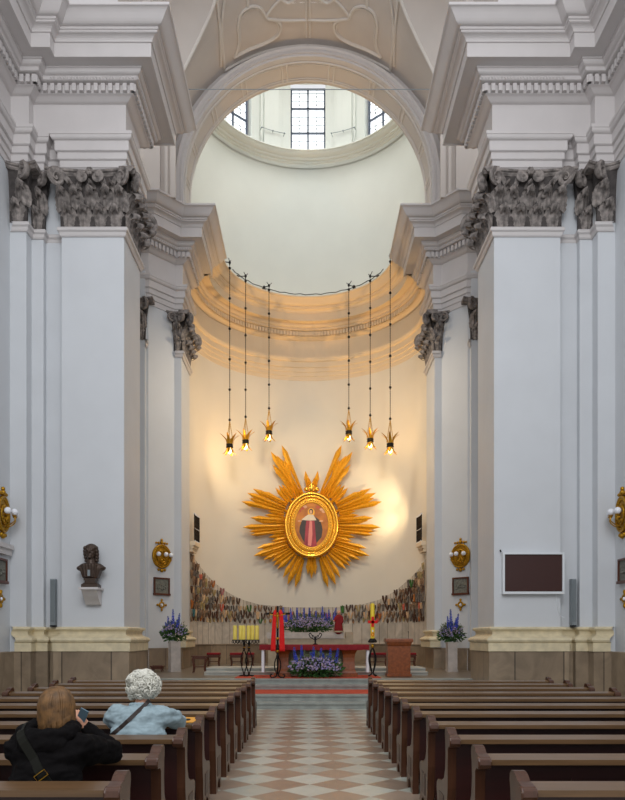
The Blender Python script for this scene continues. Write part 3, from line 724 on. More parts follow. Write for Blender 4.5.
# ------------------------------------------------------------------ pews
def pew_end(x0, x1, mb):
    poly = [(0,.0),(.0,.10),(-.02,.30),(-.05,.45),(-.055,.62),(-.06,.75),(-.09,.775),(-.14,.775),(-.18,.785),(-.20,.81),(-.195,.84),(-.17,.858),(-.13,.865),(-.09,.87),(-.05,.895),(-.01,.907),(.03,.905),(.055,.885),(.06,.85),(.045,.80),(.035,.70),(.05,.58),(.10,.50),(.20,.46),(.36,.44),(.42,.41),(.43,.36),(.40,.30),(.40,.10),(.43,.07),(.43,.0),(.33,.0),(.31,.09),(.22,.13),(.14,.09),(.12,.0)]
    mb.prism(poly, lambda a, b: Vector((x0, a, b)), lambda a, b: Vector((x1, a, b)))
def pew(side, k, label):
    Z = 3.78+.915*k; Z = 3.80+.912*k
    x0, x1 = (-4.2, -.94) if side == 'left' else (1.07, 4.30)
    t = thing('pew', label, 'pew', ((x0+x1)/2, Z, 0), 'pews %s of the aisle' % side)
    sh = lambda m: m.xform(Matrix.Translation((0, Z, 0)))
    for a, b in ((x0, x0+.065), (x1-.065, x1)):
        m = MB(); pew_end(a, b, m); e = mk('end_panel', sh(m), M_pewend, t)
        m = MB()
        m.lathe((0,0,0), [(.0,-.004),(.036,-.004),(.040,.0),(.040,.075),(.036,.079),(.0,.079)], 10)
        m.xform(Matrix.Translation(((a-.007), Z-.158, .818)) @ Matrix.Rotation(R(90), 4, 'Y'))
        mk('scroll_boss', m, M_pewend, e)
        m = MB(); xx = b if (b > (x0+x1)/2) == (side == 'left') or True else a
        for q in ((a-.004, a+.01), (b-.01, b+.004)): m.box(q[0], q[1], Z+.10, Z+.30, .16, .36)
        mk('sunk_panel', m, M_pew, e)
    m = MB(); y0 = -.155
    m.add([(x0+.065,y0,.802),(x1-.065,y0,.802),(x1-.065,.0,.83),(x0+.065,.0,.83),(x0+.065,y0,.836),(x1-.065,y0,.836),(x1-.065,.0,.852),(x0+.065,.0,.852)],
          [(0,3,2,1),(4,5,6,7),(0,1,5,4),(1,2,6,5),(2,3,7,6),(3,0,4,7)])
    mk('book_shelf', sh(m), M_pewtop, t)
    m = MB(); m.box(x0+.065, x1-.065, -.05, -.02, .14, .80); mk('back_panel', sh(m), M_pewback, t)
    m = MB(); m.box(x0+.065, x1-.065, -.06, -.015, .70, .79); m.box(x0+.065, x1-.065, -.065, -.015, .12, .2)
    for q in range(1, 5): xq = x0+(x1-x0)*q/5; m.box(xq-.03, xq+.03, -.06, -.015, .2, .70)
    mk('back_rail', sh(m), M_pewback, t)
    m = MB(); m.box(x0+.065, x1-.065, -.0, .40, .425, .455); m.box(x0+.065, x1-.065, .36, .385, .36, .425); mk('seat', sh(m), M_pew, t)
    m = MB(); m.box(x0+.065, x1-.065, -.42, -.24, .15, .185); m.box(x0+.065, x1-.065, -.40, -.37, .05, .15); mk('kneeler', sh(m), M_pewtop, t)
    return t
ordn = ['nearest', 'second nearest', 'third', 'fourth', 'fifth', 'sixth', 'seventh', 'eighth', 'ninth', 'tenth', 'farthest']
for side in ('left', 'right'):
    for k in range(11):
        pos = ordn[k] + (' pew' if k in (0, 1, 10) else ' pew from the photo front')
        ex = ''
        if side == 'left' and k == 0: ex = ', behind the person in black'
        if side == 'left' and k == 2: ex = ', behind the white-haired person'
        lab = ('wooden %s, %s of the aisle' % (pos, side)) + ex
        pew(side, k, lab)
# ------------------------------------------------------------------ sunburst
cx, cy = 311.6, 525.0
FY = 30.05
SC = FPX/FY
c0 = P(cx, cy, FY)
sun = thing('gilded_sunburst', 'large gilded wooden sunburst around an oval picture on the apse wall', 'sunburst', (c0.x, FY, c0.z))
def wallnormal(p): n = Vector((-p.x, AC-p.y, 0)); return n.normalized()
def sray(b0, b1, tip, k, mb, tw=1.7):
    """one pointed ridged ray; all corners sit in front of the curved wall"""
    R0 = 4.02 + .03*(k % 2)
    a0, a1, t = Vector(b0), Vector(b1), Vector(tip); w = (a1-a0)*.5; mid = (a0+a1)/2
    d = (t-mid); L = d.length; dn = d/L; sd = Vector((-dn.y, dn.x)); ww = max(w.length, 1.0)
    secs = [(0, ww*.95, 0), (.45, (ww+tw)*.5, 0), (1-3.2*tw/L if L > 8 else .7, tw, 0), (1.0, .05, 0)]
    base = len(mb.v)
    for f, hw, _ in secs:
        c = mid + d*f
        for s, rad in ((-1, R0), (0, R0-.075 if f < 1 else R0-.02), (1, R0), (0, R0+.03)):
            q = c + sd*hw*s; mb.v.append(onapse(q.x, q.y, rad))
    for i in range(3):
        for j in range(4): a = base+i*4+j; b = base+i*4+(j+1) % 4; mb.f.append((a, b, b+4, a+4))
    mb.f.append((base, base+1, base+2, base+3))
groups = [
 ([(281.6,445),(277,455.5),(270.7,451.5),(272.6,464.5),(284,459),(279,470)], (304,494), (294.5,499.5)),
 ([(281.6,484),(278.4,485),(275.2,487.5)], (293.5,497), (287,503.5)),
 ([(260.5,491),(252.8,488.6),(247,492.8),(249,498),(241.3,501.5)], (288,503), (283,513)),
 ([(267.5,511.0),(264.3,515),(266.5,518.0)], (284.5,513), (283,520.5)),
 ([(250,517.7),(255,520.5),(242.6,527.3),(249.0,531.5),(250.5,535)], (284,519), (284,532)),
 ([(270,533.5),(268.0,537.5),(270.7,541.4)], (284,531), (286,539)),
 ([(256.6,548.4),(259,552.5),(253.4,556),(260,556.5),(263,560)], (286.5,539.5), (290.5,549)),
 ([(271.4,561.9),(273,566),(277,569.5)], (291,547.5), (296,554)),
 ([(282.9,577.9),(287.4,585),(291.0,579),(295,587.5)], (296,554), (304.5,560)),
]
def fan(tips, b0, b1, mb, mir):
    n = len(tips); f = (lambda p: (2*cx-p[0], p[1])) if mir else (lambda p: p)
    # order tips by the side of the fan
    for i, tp in enumerate(tips):
        t0, t1 = i/n, (i+1)/n
        q0 = (b0[0]+(b1[0]-b0[0])*t0, b0[1]+(b1[1]-b0[1])*t0); q1 = (b0[0]+(b1[0]-b0[0])*t1, b0[1]+(b1[1]-b0[1])*t1)
        ds = [math.dist(tp, o) for o in tips if o is not tp]; sray(f(q0), f(q1), f(tp), i, mb, max(1.7, min(2.7, .5*min(ds))))
for tips, b0, b1 in groups:
    for mir in (False, True):
        mb = MB(); fan(tips, b0, b1, mb, mir); mk('ray_cluster', mb, M_gold, sun)
mb = MB(); fan([(307.9,574.6),(311.6,578.5),(315.2,574.6)], (307.5,558), (315.7,558), mb, False); mk('ray_cluster', mb, M_gold, sun)
for mir in (False, True):      # small in-between rays and the raised wings on top
    mb = MB()
    for a in (22, 47, 66, 79, 100, 113, 137, 160):
        t = R(a); q = (cx+27*math.sin(t), cy-33*math.cos(t)); e = (cx+33*math.sin(t), cy-39.5*math.cos(t)); s = (math.cos(t)*1.6, math.sin(t)*1.6)
        f = (lambda p: (2*cx-p[0], p[1])) if mir else (lambda p: p)
        sray(f((q[0]-s[0], q[1]-s[1])), f((q[0]+s[0], q[1]+s[1])), f(e), 1, mb)
    mk('short_rays', mb, M_gold, sun)
    mb = MB(); fan([(305.4,470.7),(307.5,475.5),(309.3,478)], (307,488), (311.2,490), mb, mir); mk('wing', mb, M_gold, sun)
mb = MB(); mb.ball(P(cx, 488, 30.0)+Vector((0,0,0)), (.16,.1,.2), 10, 8); mb.ball(P(cx-5, 489.5, 30.0), (.12,.08,.1), 8, 6); mb.ball(P(cx+5, 489.5, 30.0), (.12,.08,.1), 8, 6); mk('crest', mb, M_goldb, sun, smooth=True)
def oring(ax, az, prof, name, m, par, n=64):
    """oval moulded ring, prof: (radial offset, forward offset)"""
    mb = MB(); k = len(prof)
    for i in range(n):
        t = 2*PI*i/n; nx, nz = math.cos(t), math.sin(t)
        for o, f in prof: mb.v.append(Vector((c0.x+(ax+o)*nx, FY-f, c0.z+(az+o)*nz)))
    for i in range(n):
        j = (i+1) % n
        for q in range(k-1): a = i*k+q; b = j*k+q; mb.f.append((a, a+1, b+1, b))
    return mk(name, mb, m, par, smooth=True)
AX, AZ = 27.6/SC, 33.2/SC
fr = oring(AX, AZ, [(0,-.1),(0,.03),(-.03,.10),(-.08,.13),(-.13,.10),(-.15,.05),(-.17,.05),(-.19,.08),(-.22,.08),(-.24,.03),(-.24,0)], 'oval_frame', M_goldb, sun)
fi = oring(AX-.24, AZ-.24, [(0,.0),(-.02,.04),(-.05,.055),(-.17,.03),(-.20,.045),(-.22,.01),(-.22,-.05)], 'inner_frame', M_gold, sun)
mb = MB()
for i in range(56):
    t = 2*PI*i/56; mb.ball((c0.x+(AX-.35)*math.cos(t), FY-.05, c0.z+(AZ-.35)*math.sin(t)), (.035,.02,.045), 6, 4)
mk('carved_border', mb, M_goldb, sun)
pax, paz = AX-.44, AZ-.44
M_pbg = mat('golden_painted_ground', srgb(222, 142, 40), .5, var=.0, col2=srgb(136, 70, 26), vscale=1.6)
M_prose = mat('rose_paint', srgb(186, 66, 76), .5, col2=srgb(128, 30, 44), vscale=3, stretch=(3,1,.6))
M_pdark = mat('dark_paint', srgb(66, 56, 48), .5, var=.3, vscale=6)
M_pwhite = mat('cream_paint', srgb(236, 222, 200), .5, var=.15, vscale=6)
M_pskin = mat('skin_paint', srgb(222, 172, 132), .5)
mb = MB(); n = 40; mb.v = [Vector((c0.x+pax*math.cos(2*PI*i/n), FY-.0, c0.z+paz*math.sin(2*PI*i/n))) for i in range(n)]; mb.f = [tuple(range(n))]
pic = mk('painting', mb, M_pbg, sun)
def paint(name, pts, lay, m):
    mb = MB(); mb.v = [Vector((c0.x+(x-cx)/SC, FY-.004*lay, c0.z-(y-cy)/SC)) for x, y in pts]; mb.f = [tuple(range(len(pts)))]; return mk(name, mb, m, pic, fix=False)
zz = lambda x, y: (280+x/9.615, 485+y/9.615)
def blob(x, y, rx, ry, n=14): return [zz(x+rx*math.cos(2*PI*i/n), y+ry*math.sin(2*PI*i/n)) for i in range(n)]
paint('dark_mantle', [zz(*p) for p in ((210,345),(190,400),(185,450),(215,520),(250,575),(350,560),(400,500),(410,430),(400,380),(385,340),(330,300),(260,300))], 1, M_pdark)
paint('robe', [zz(*p) for p in ((255,335),(245,400),(240,480),(235,560),(225,590),(290,600),(355,588),(345,520),(340,440),(335,380),(330,335),(290,320))], 2, M_prose)
paint('robe_light', [zz(*p) for p in ((285,340),(275,450),(268,580),(300,590),(312,470),(308,350))], 3, MATS['cream_paint'] if False else mat('pale_rose_paint', srgb(226,138,128), .5))
paint('shawl', [zz(*p) for p in ((270,285),(235,310),(205,335),(245,340),(300,342),(350,340),(340,318),(318,285))], 4, M_pwhite)
for x in (190, 395): paint('hand', blob(x, 347, 20, 8), 5, M_pskin)
paint('halo', blob(300, 262, 34, 40), 2, mat('yellow_paint', srgb(250,186,50), .5))
paint('hair', blob(299, 255, 20, 27), 4, M_pdark); paint('head', blob(297, 260, 13, 19), 5, M_pskin)
for x, y in ((185,250),(215,225),(240,210),(365,215),(400,235),(420,255)): paint('small_cloud_head', blob(x, y, 20, 14), 2, mat('warm_red_paint', srgb(190,84,50), .5) if x == 185 else (MATS['warm_red_paint'] if x % 2 else M_pskin))
# ------------------------------------------------------------------ hanging lamps
def hlamp(px, pxr, ytip, ymid, label, sx):
    """px: lamp, hung from the cornice rim; depth found where the rim passes"""
    rr = 3.02; a = (px-VX)/FPX
    A = a*a+1; B = -2*AC; C = AC*AC-rr*rr; Y = (-B+math.sqrt(max(0, B*B-4*A*C)))/(2*A)
    Y = max(Y, 26.45); X = a*Y; zt = EYE+(VY-ytip-1.2)*Y/FPX; top = 15.55
    t = thing('hanging_lamp', label, 'lamp', (X, Y, zt), 'hanging lamps before the apse')
    W_ = lambda x, z, y=0: Vector((X+x, Y+y, zt+z))
    mb = MB(); mb.lathe(W_(0,.34), [(.115,0),(.135,.02),(.135,.05),(.12,.065),(.12,.085),(.135,.10),(.135,.13),(.115,.15)], 14); mk('collar', mb, M_iron, t, autos=40)
    for i in range(6):
        an = 2*PI*i/6+.35; ca, sa = math.cos(an), math.sin(an)
        for up in (1, -1):
            mb = MB(); L = .42 if up > 0 else .30; n = 7; base = len(mb.v)
            for k in range(n+1):
                f = k/n; r = .09+(.27 if up > 0 else .17)*f**1.9; z = (.47 if up > 0 else .36)+up*L*f*(1-.12*f*f)
                w = .055*math.sin(PI*min(1, .22+.78*f))**.7*(1 if f < 1 else .05)
                for s, o in ((-1,0),(0,.022),(1,0),(0,-.012)):
                    mb.v.append(W_((r+o)*ca - s*w*sa, z, (r+o)*sa + s*w*ca))
            for k in range(n):
                for j in range(4): q = base+k*4+j; q2 = base+k*4+(j+1) % 4; mb.f.append((q, q2, q2+4, q+4))
            mk('upper_leaf' if up > 0 else 'lower_leaf', mb, M_brass, t, autos=60)
    mb = MB(); mb.lathe(W_(0,.13), [(.01,0),(.05,.03),(.065,.09),(.05,.16),(.03,.22)], 10); mk('bulb', mb, M_bulb, t, smooth=True)
    apex = 1.36
    for i in range(3):
        an = 2*PI*i/3+.5; mb = MB(); p0 = W_(.15*math.cos(an), .52, .15*math.sin(an)); p1 = W_(0, apex)
        mb.tube([p0, p1], .009, 5)
        for k in range(1, 12): mb.ball(p0.lerp(p1, k/12), .020, 6, 4)
        mk('hanger_chain', mb, M_brass, t)
    mb = MB(); zc = zt+apex; mb.tube([(X,Y,zc),(X,Y,top)], .007, 5)
    k = 0; z = zc
    while z < top: mb.ball((X,Y,z), (.021,.021,.032), 5, 4); z += .085
    for i in range(6): mb.ball((X,Y,zc+(top-zc)*(i+.02)/5.2), .05, 8, 6)
    mk('long_chain', mb, M_iron, t)
    # iron bracket standing on the cornice
    mb = MB(); rad = Vector((X, Y-AC, 0)).normalized(); tg = Vector((-rad.y, rad.x, 0)); tp = Vector((X, Y, top)); hub = tp+rad*.42+Vector((0,0,.12))
    mb.ball(tp, .05, 8, 6); mb.tube([tp+Vector((0,0,.06)), tp+Vector((0,0,-.06))], .03, 6)
    mb.tube([tp, hub], .018, 5); mb.ball(hub, .06, 8, 6)
    for f, g in ((-.32,.2),(0,.1),(.32,.2),(.14,.5)): mb.tube([hub, Vector((hub.x, hub.y, 15.36))+tg*f+rad*g], .016, 5)
    mb.tube([tp+tg*-.12+Vector((0,0,.14)), tp, tp+tg*.10+Vector((0,0,.12))], .014, 5)
    mk('wall_bracket', mb, M_iron, t)
    l = light('lamp_glow', 'POINT', W_(0,.12), (0,0,0), 9, (1,.66,.28), .05); l.location = (0,0,.06); l.rotation_euler = (0,0,0); l.parent = t
    return t
for px, yt, lab in ((229.7,456,'leftmost hanging brass leaf lamp on its long chain'),(245.6,451.5,'second hanging brass leaf lamp from the left'),(269,442,'third hanging brass leaf lamp from the left, highest of the left three'),
                    (348.8,442,'brass leaf lamp hanging right of the sunburst top, highest of the right three'),(370.2,450,'second hanging brass leaf lamp from the right'),(390.2,455.5,'rightmost hanging brass leaf lamp on its long chain')):
    hlamp(px, 0, yt, 0, lab, 1)
mb = MB(); mb.tube([((3.0)*math.cos(R(a)), AC+3.0*math.sin(R(a)), 15.40+.02*math.sin(a)) for a in range(20, 161, 4)], .016, 5)
tag(mk('cornice_cable', mb, M_iron), 'thin dark cable running along the top of the apse cornice', 'cable')
# ------------------------------------------------------------------ side balconies
for sx, nm in ((-1,'left'),(1,'right')):
    loc = (sx*4.2, 26.6, 5.0)
    t = thing('balcony', 'small iron railed balcony high on the %s apse wall' % nm, 'balcony', loc)
    a0, a1 = (R(180+1), R(180-10)) if sx < 0 else (R(-1), R(10)); n = 10
    pt = lambda r, f, h: Vector((r*math.cos(a0+(a1-a0)*f), AC+r*math.sin(a0+(a1-a0)*f), h))
    def slab(r0, r1, h0, h1, mb, f0=0, f1=1):
        b = len(mb.v)
        for i in range(n+1):
            f = f0+(f1-f0)*i/n
            mb.v += [pt(r0,f,h0), pt(r1,f,h0), pt(r1,f,h1), pt(r0,f,h1)]
        for i in range(n):
            for j in range(4): q = b+i*4+j; q2 = b+i*4+(j+1) % 4; mb.f.append((q,q2,q2+4,q+4))
        mb.f += [(b,b+1,b+2,b+3),(b+n*4,b+n*4+1,b+n*4+2,b+n*4+3)]
    mb = MB(); slab(4.06, AR-.0, 5.02, 5.09, mb); slab(4.06, AR, 4.94, 5.02, mb); slab(4.12, AR, 4.84, 4.94, mb, .04, .96); slab(4.16, AR, 4.72, 4.84, mb, .08, .92); mk('corbel', mb, M_atrim, t)
    mb = MB(); slab(4.06, 4.11, 6.04, 6.10, mb); slab(4.07, 4.10, 5.09, 5.13, mb); slab(4.075, 4.095, 5.55, 5.58, mb); mk('hand_rail', mb, M_white, t)
    mb = MB()
    for i in range(13):
        f = i/12; mb.tube([pt(4.085,f,5.1), pt(4.085,f,6.05)], .014, 5)
    for i in range(12):
        f = (i+.5)/12
        for h in (5.33, 5.8): mb.tube([pt(4.085, f+.04*math.cos(q*PI/4), h+.12*math.sin(q*PI/4)) for q in range(8)], .012, 5, closed=True)
    mk('iron_grille', mb, M_iron, t)
# ------------------------------------------------------------------ votive ribbons on the wall
mb = MB(); topc = [(190.5,551),(197.5,563),(206,574),(215,583),(224,590),(232.5,595),(243,600),(259,604.5),(285,607),(311,607.5),(337,607),(362,604.5),(380,599.5),(396,590.5),(410,578.5),(419,569),(428,556),(432,549)]
def topy(px):
    for i in range(len(topc)-1):
        if topc[i][0] <= px <= topc[i+1][0]: f = (px-topc[i][0])/(topc[i+1][0]-topc[i][0]); return topc[i][1]+f*(topc[i+1][1]-topc[i][1])
    return topc[0][1] if px < topc[0][0] else topc[-1][1]
n = 70; uvs = []
for i in range(n+1):
    th = R(176-172*i/n); p = Vector(((AR-.03)*math.cos(th), AC+(AR-.03)*math.sin(th), 0)); px = VX+FPX*p.x/p.y
    h = EYE+(VY-topy(px))*p.y/FPX; mb.v += [Vector((p.x,p.y,2.2)), Vector((p.x,p.y,h))]; uvs += [(th*AR,2.2),(th*AR,h)]
for i in range(n): mb.f.append((2*i,2*i+1,2*i+3,2*i+2))
mb.uv = uvs
struct('wall_apse_boards', mb, slabs('pale_slat_boards', srgb(206,196,182), srgb(188,178,164), srgb(130,118,104), .17, 9.0, .6), label='pale vertical boards on the apse wall behind the votive ribbons', cat='wall')
cols = [('brown',(92,58,38)),('dark brown',(58,38,28)),('grey',(120,112,104)),('red',(178,36,34)),('green',(60,128,52)),('blue',(48,84,150)),('orange',(206,120,44)),('beige',(190,160,126)),('teal',(64,136,140)),('black',(38,34,34)),('pink',(196,120,120)),('olive',(112,108,60))]
wts = [12,12,11,2,1,1,2,7,1,6,1,5]
vm = {c: mat('votive_%s' % c.replace(' ', '_'), srgb(*rgb), .7, var=.0, col2=srgb(*[min(255, int(v*.35+o)) for v, o in zip(rgb, ((150,120,90) if k % 2 else (30,20,15)))]), vscale=9) for k, (c, rgb) in enumerate(cols)}
protos = {}
def votive(c, shape):
    k = (c, shape)
    if k in protos: return protos[k]
    mb = MB(); w, h = .10, .31
    if shape == 0:     # two hanging tails meeting below: a V
        for s in (-1, 1):
            pts = [(s*w, h), (s*w*.55, h*.98), (s*.01, h*.22), (s*.015, 0), (s*w*.45, h*.15), (s*w*1.02, h*.62)]
            mb.prism(pts, lambda a, b: Vector((a, 0, b)), lambda a, b, s=s: Vector((a, -.02-.03*abs(a)/w, b)))
    elif shape == 1:   # broad folded band
        mb.prism([(-.05, 0), (.05, 0), (.075, .3), (.03, .27), (0, .33), (-.03, .27), (-.075, .3)], lambda a, b: Vector((a, 0, b)), lambda a, b: Vector((a, -.035, b)))
    else:              # small rounded badge
        mb.prism([(.055*math.cos(i*PI/4), .07+.075*math.sin(i*PI/4)) for i in range(8)], lambda a, b: Vector((a, 0, b)), lambda a, b: Vector((a*.8, -.04, b)))
    me = bpy.data.meshes.new('votive_ribbon'); me.from_pydata(mb.v, [], mb.f); me.materials.append(vm[c]); 
    bm = bmesh.new(); bm.from_mesh(me); bmesh.ops.recalc_face_normals(bm, faces=bm.faces); bm.to_mesh(me); bm.free()
    protos[k] = me; return me
rnd = random.Random(3); nv = 0
rown = ['bottom','second','third','fourth','fifth','sixth','seventh','eighth','ninth','tenth']
def ordw(i): return ['first','second','third','fourth','fifth','sixth','seventh','eighth','ninth','tenth','eleventh','twelfth','thirteenth','fourteenth','fifteenth','sixteenth','seventeenth','eighteenth','nineteenth','twentieth'][i] if i < 20 else {1:'%dst',2:'%dnd',3:'%drd'}.get((i+1) % 10, '%dth') % (i+1)
row = 0
items = []
while row < 10:
    h0 = 2.22+(0 if row == 0 else .16+.285*(row-1)); step = 4.15 if row < 2 else 4.4
    cnt = 0; rowi = []
    nn = 54
    for i in range(nn):
        th = R(175 - 170*(i+.5*(row % 2)+.25)/nn)
        rr_ = AR-.05-.045*(row % 2); p = Vector((rr_*math.cos(th), AC+rr_*math.sin(th), 0)); px = VX+FPX*p.x/p.y
        htop = EYE+(VY-topy(px))*p.y/FPX
        if h0+.26 > htop+.02: continue
        if abs(px-308) > 125: continue
        rowi.append((th, p, h0))
    if not rowi: break
    for j, q in enumerate(rowi): items.append((row, j, len(rowi)) + q)
    row += 1
for rw, j, tot, th, p, h0 in items:
    c = rnd.choices([x[0] for x in cols], wts)[0]; shape = 2 if rw == 0 else (0 if rnd.random() < .78 else 1)
    if rw == 0 and rnd.random() < .35: shape = 0
    o = bpy.data.objects.new('votive_ribbon', votive(c, shape)); COL.objects.link(o)
    o.location = (p.x, p.y, h0+rnd.uniform(-.035,.035)); o.rotation_euler = (0, rnd.uniform(-.14,.14), th-PI/2); s = rnd.uniform(.8, 1.12)
    o.scale = (s*.98, 1, (s*.98 if shape != 2 else 1.25)); 
    nm = {0:'v-shaped votive ribbon',1:'folded votive band',2:'round votive badge'}[shape]
    left = th > PI/2
    lr = [q for q in items if q[0] == rw and (q[3] > PI/2) == left]
    idx = [q[1] for q in lr].index(j); 
    if not left: idx = len(lr)-1-idx
    tag(o, '%s %s in %s row of the wall, %s from the %s edge' % (c, nm, rown[rw], ordw(idx), 'left' if left else 'right'), 'votive', 'votive ribbons on the apse wall')
print('votives', len(items))
# ------------------------------------------------------------------ blob figures
def baked(name, mb, voxel, m, parent, smooth_it=6, disp=None, smooth=True):
    me = bpy.data.meshes.new(name); me.from_pydata(mb.v, [], mb.f)
    tmp = bpy.data.objects.new(name+'_t', me); COL.objects.link(tmp)
    md = tmp.modifiers.new('r', 'REMESH'); md.mode = 'VOXEL'; md.voxel_size = voxel
    if smooth_it: s = tmp.modifiers.new('s', 'SMOOTH'); s.factor = .5; s.iterations = smooth_it
    dg = bpy.context.evaluated_depsgraph_get(); ev = tmp.evaluated_get(dg); m2 = bpy.data.meshes.new_from_object(ev)
    bpy.data.objects.remove(tmp); bpy.data.meshes.remove(me)
    if disp:
        nrm = [v.normal.copy() for v in m2.vertices]
        for v, n in zip(m2.vertices, nrm): v.co += n*disp(v.co, n)
    out = MB(); out.v = [v.co.copy() for v in m2.vertices]; out.f = [tuple(p.vertices) for p in m2.polygons]; bpy.data.meshes.remove(m2)
    return mk(name, out, m, parent, smooth=smooth, fix=False), out
def limb(mb, pts, rad, n=12):
    mb.tube(pts, rad, n)
    for p, r in ((pts[0], rad[0]), (pts[-1], rad[-1])): mb.ball(p, r, 12, 8)
    for p, r in list(zip(pts, rad))[1:-1]: mb.ball(p, r*1.0, 12, 8)
M_skin = mat('skin', srgb(206, 152, 124), .5, var=.08, vscale=20)
M_black = mat('black_jacket_cloth', srgb(17, 15, 16), .9, var=.3, vscale=14, spec=.1)
M_denim = mat('pale_blue_shirt_cloth', srgb(152, 172, 180), .85, var=.18, vscale=30)
M_dark = mat('dark_trousers_cloth', srgb(40, 40, 46), .85)
M_strap = mat('dark_brown_strap', srgb(46, 34, 30), .6)
M_strap2 = mat('olive_black_strap', srgb(24, 24, 19), .8, spec=.2)
M_hairb = mat('light_brown_hair', srgb(128, 92, 52), .55, var=.65, vscale=26)
M_hairw = mat('white_hair', srgb(226, 224, 212), .6, var=.2, vscale=30)
def head(mb, c, yaw=0, tilt=0, s=1.0):
    st = len(mb.v)
    mb.ball((0,0,.02), (.078*s,.095*s,.105*s), 16, 12); mb.ball((0,.035*s,-.045*s), (.058*s,.066*s,.068*s), 12, 10)
    mb.ball((0,.098*s,-.015*s), (.014,.02,.022), 8, 6); mb.ball((0,.088*s,.01*s), (.011,.014,.03), 8, 6)
    for x in (-.03, .03): mb.ball((x*s,.078*s,.022*s), (.017,.014,.012), 8, 6); mb.ball((x*2.6*s,-.0,0), (.012,.022,.032), 8, 6)
    mb.ball((0,.09*s,-.062*s), (.024,.014,.008), 8, 6); mb.ball((0,.092*s,-.074*s), (.02,.013,.009), 8, 6); mb.ball((0,.08*s,-.098*s), (.022,.02,.016), 8, 6)
    mb.xform(Matrix.Translation(c) @ Matrix.Rotation(yaw, 4, 'Z') @ Matrix.Rotation(tilt, 4, 'X'), st)
def hand(mb, w, d, side=1, palm=(0,0,-1), curl=.7):
    """palm with four unequal fingers and a thumb, wrist at w, pointing along d"""
    d = Vector(d).normalized(); pn = Vector(palm); pn = (pn - d*pn.dot(d)).normalized(); sdv = d.cross(pn)*side; w = Vector(w)
    limb(mb, [w, w+d*.04, w+d*.085], [.022,.030,.030], 8)
    for o in (-.022, 0, .022): limb(mb, [w+d*.03+sdv*o*.7, w+d*.085+sdv*o], [.018, .015], 8)
    for i, (o, L) in enumerate(((-.033,.062),(-.011,.075),(.011,.070),(.033,.055))):
        p = w+d*.09+sdv*o; pts = [p]; dd = d.copy()
        for k, f in enumerate((.45,.32,.23)):
            pts.append(pts[-1]+dd*L*f); dd = (dd*math.cos(curl)+pn*math.sin(curl)).normalized(); 
        limb(mb, pts, [.0098,.0092,.0086,.0078], 8)
    p = w+d*.025-sdv*.026; limb(mb, [p, p+d*.03-sdv*.028+pn*.01, p+d*.055-sdv*.03+pn*.025], [.013,.0115,.0095], 8)
from mathutils.bvhtree import BVHTree
def drape(mbs, pts, off=.006):
    """points (x,z) laid on the back of a garment mesh"""
    bv = BVHTree.FromPolygons(mbs.v, mbs.f); out = []
    for x, z, y in pts:
        h = bv.ray_cast(Vector((x, y-1.2, z)), Vector((0,1,0)))
        out.append(Vector((x, (h[0].y if h[0] else y)-off, z)))
    return out
def ribbon(pts, w, th=.004, wdir=None):
    mb = MB(); n = len(pts)
    for i, p in enumerate(pts):
        t = (pts[min(i+1,n-1)]-pts[max(i-1,0)]).normalized(); s = t.cross(Vector((0,1,0))).normalized()*w/2
        for q in (-s, s): mb.v.append(p+q+Vector((0,-th,0))); mb.v.append(p+q+Vector((0,th,0)))
    for i in range(n-1):
        a = i*4
        for u, v in ((0,2),(2,3),(3,1),(1,0)): mb.f.append((a+u,a+v,a+v+4,a+u+4))
    mb.f += [(0,1,3,2),(n*4-4,n*4-2,n*4-1,n*4-3)]
    return mb
def folds(sc, amp, seed, ax=(1,.8,2.2)):
    def f(co, n):
        p = Vector((co.x*ax[0], co.y*ax[1], co.z*ax[2]))*sc + Vector((seed,0,0))
        v = noise.noise(p); w = 1-abs(noise.noise(p*1.9)); return amp*(v*1.1 + w*.9-.6)
    return f
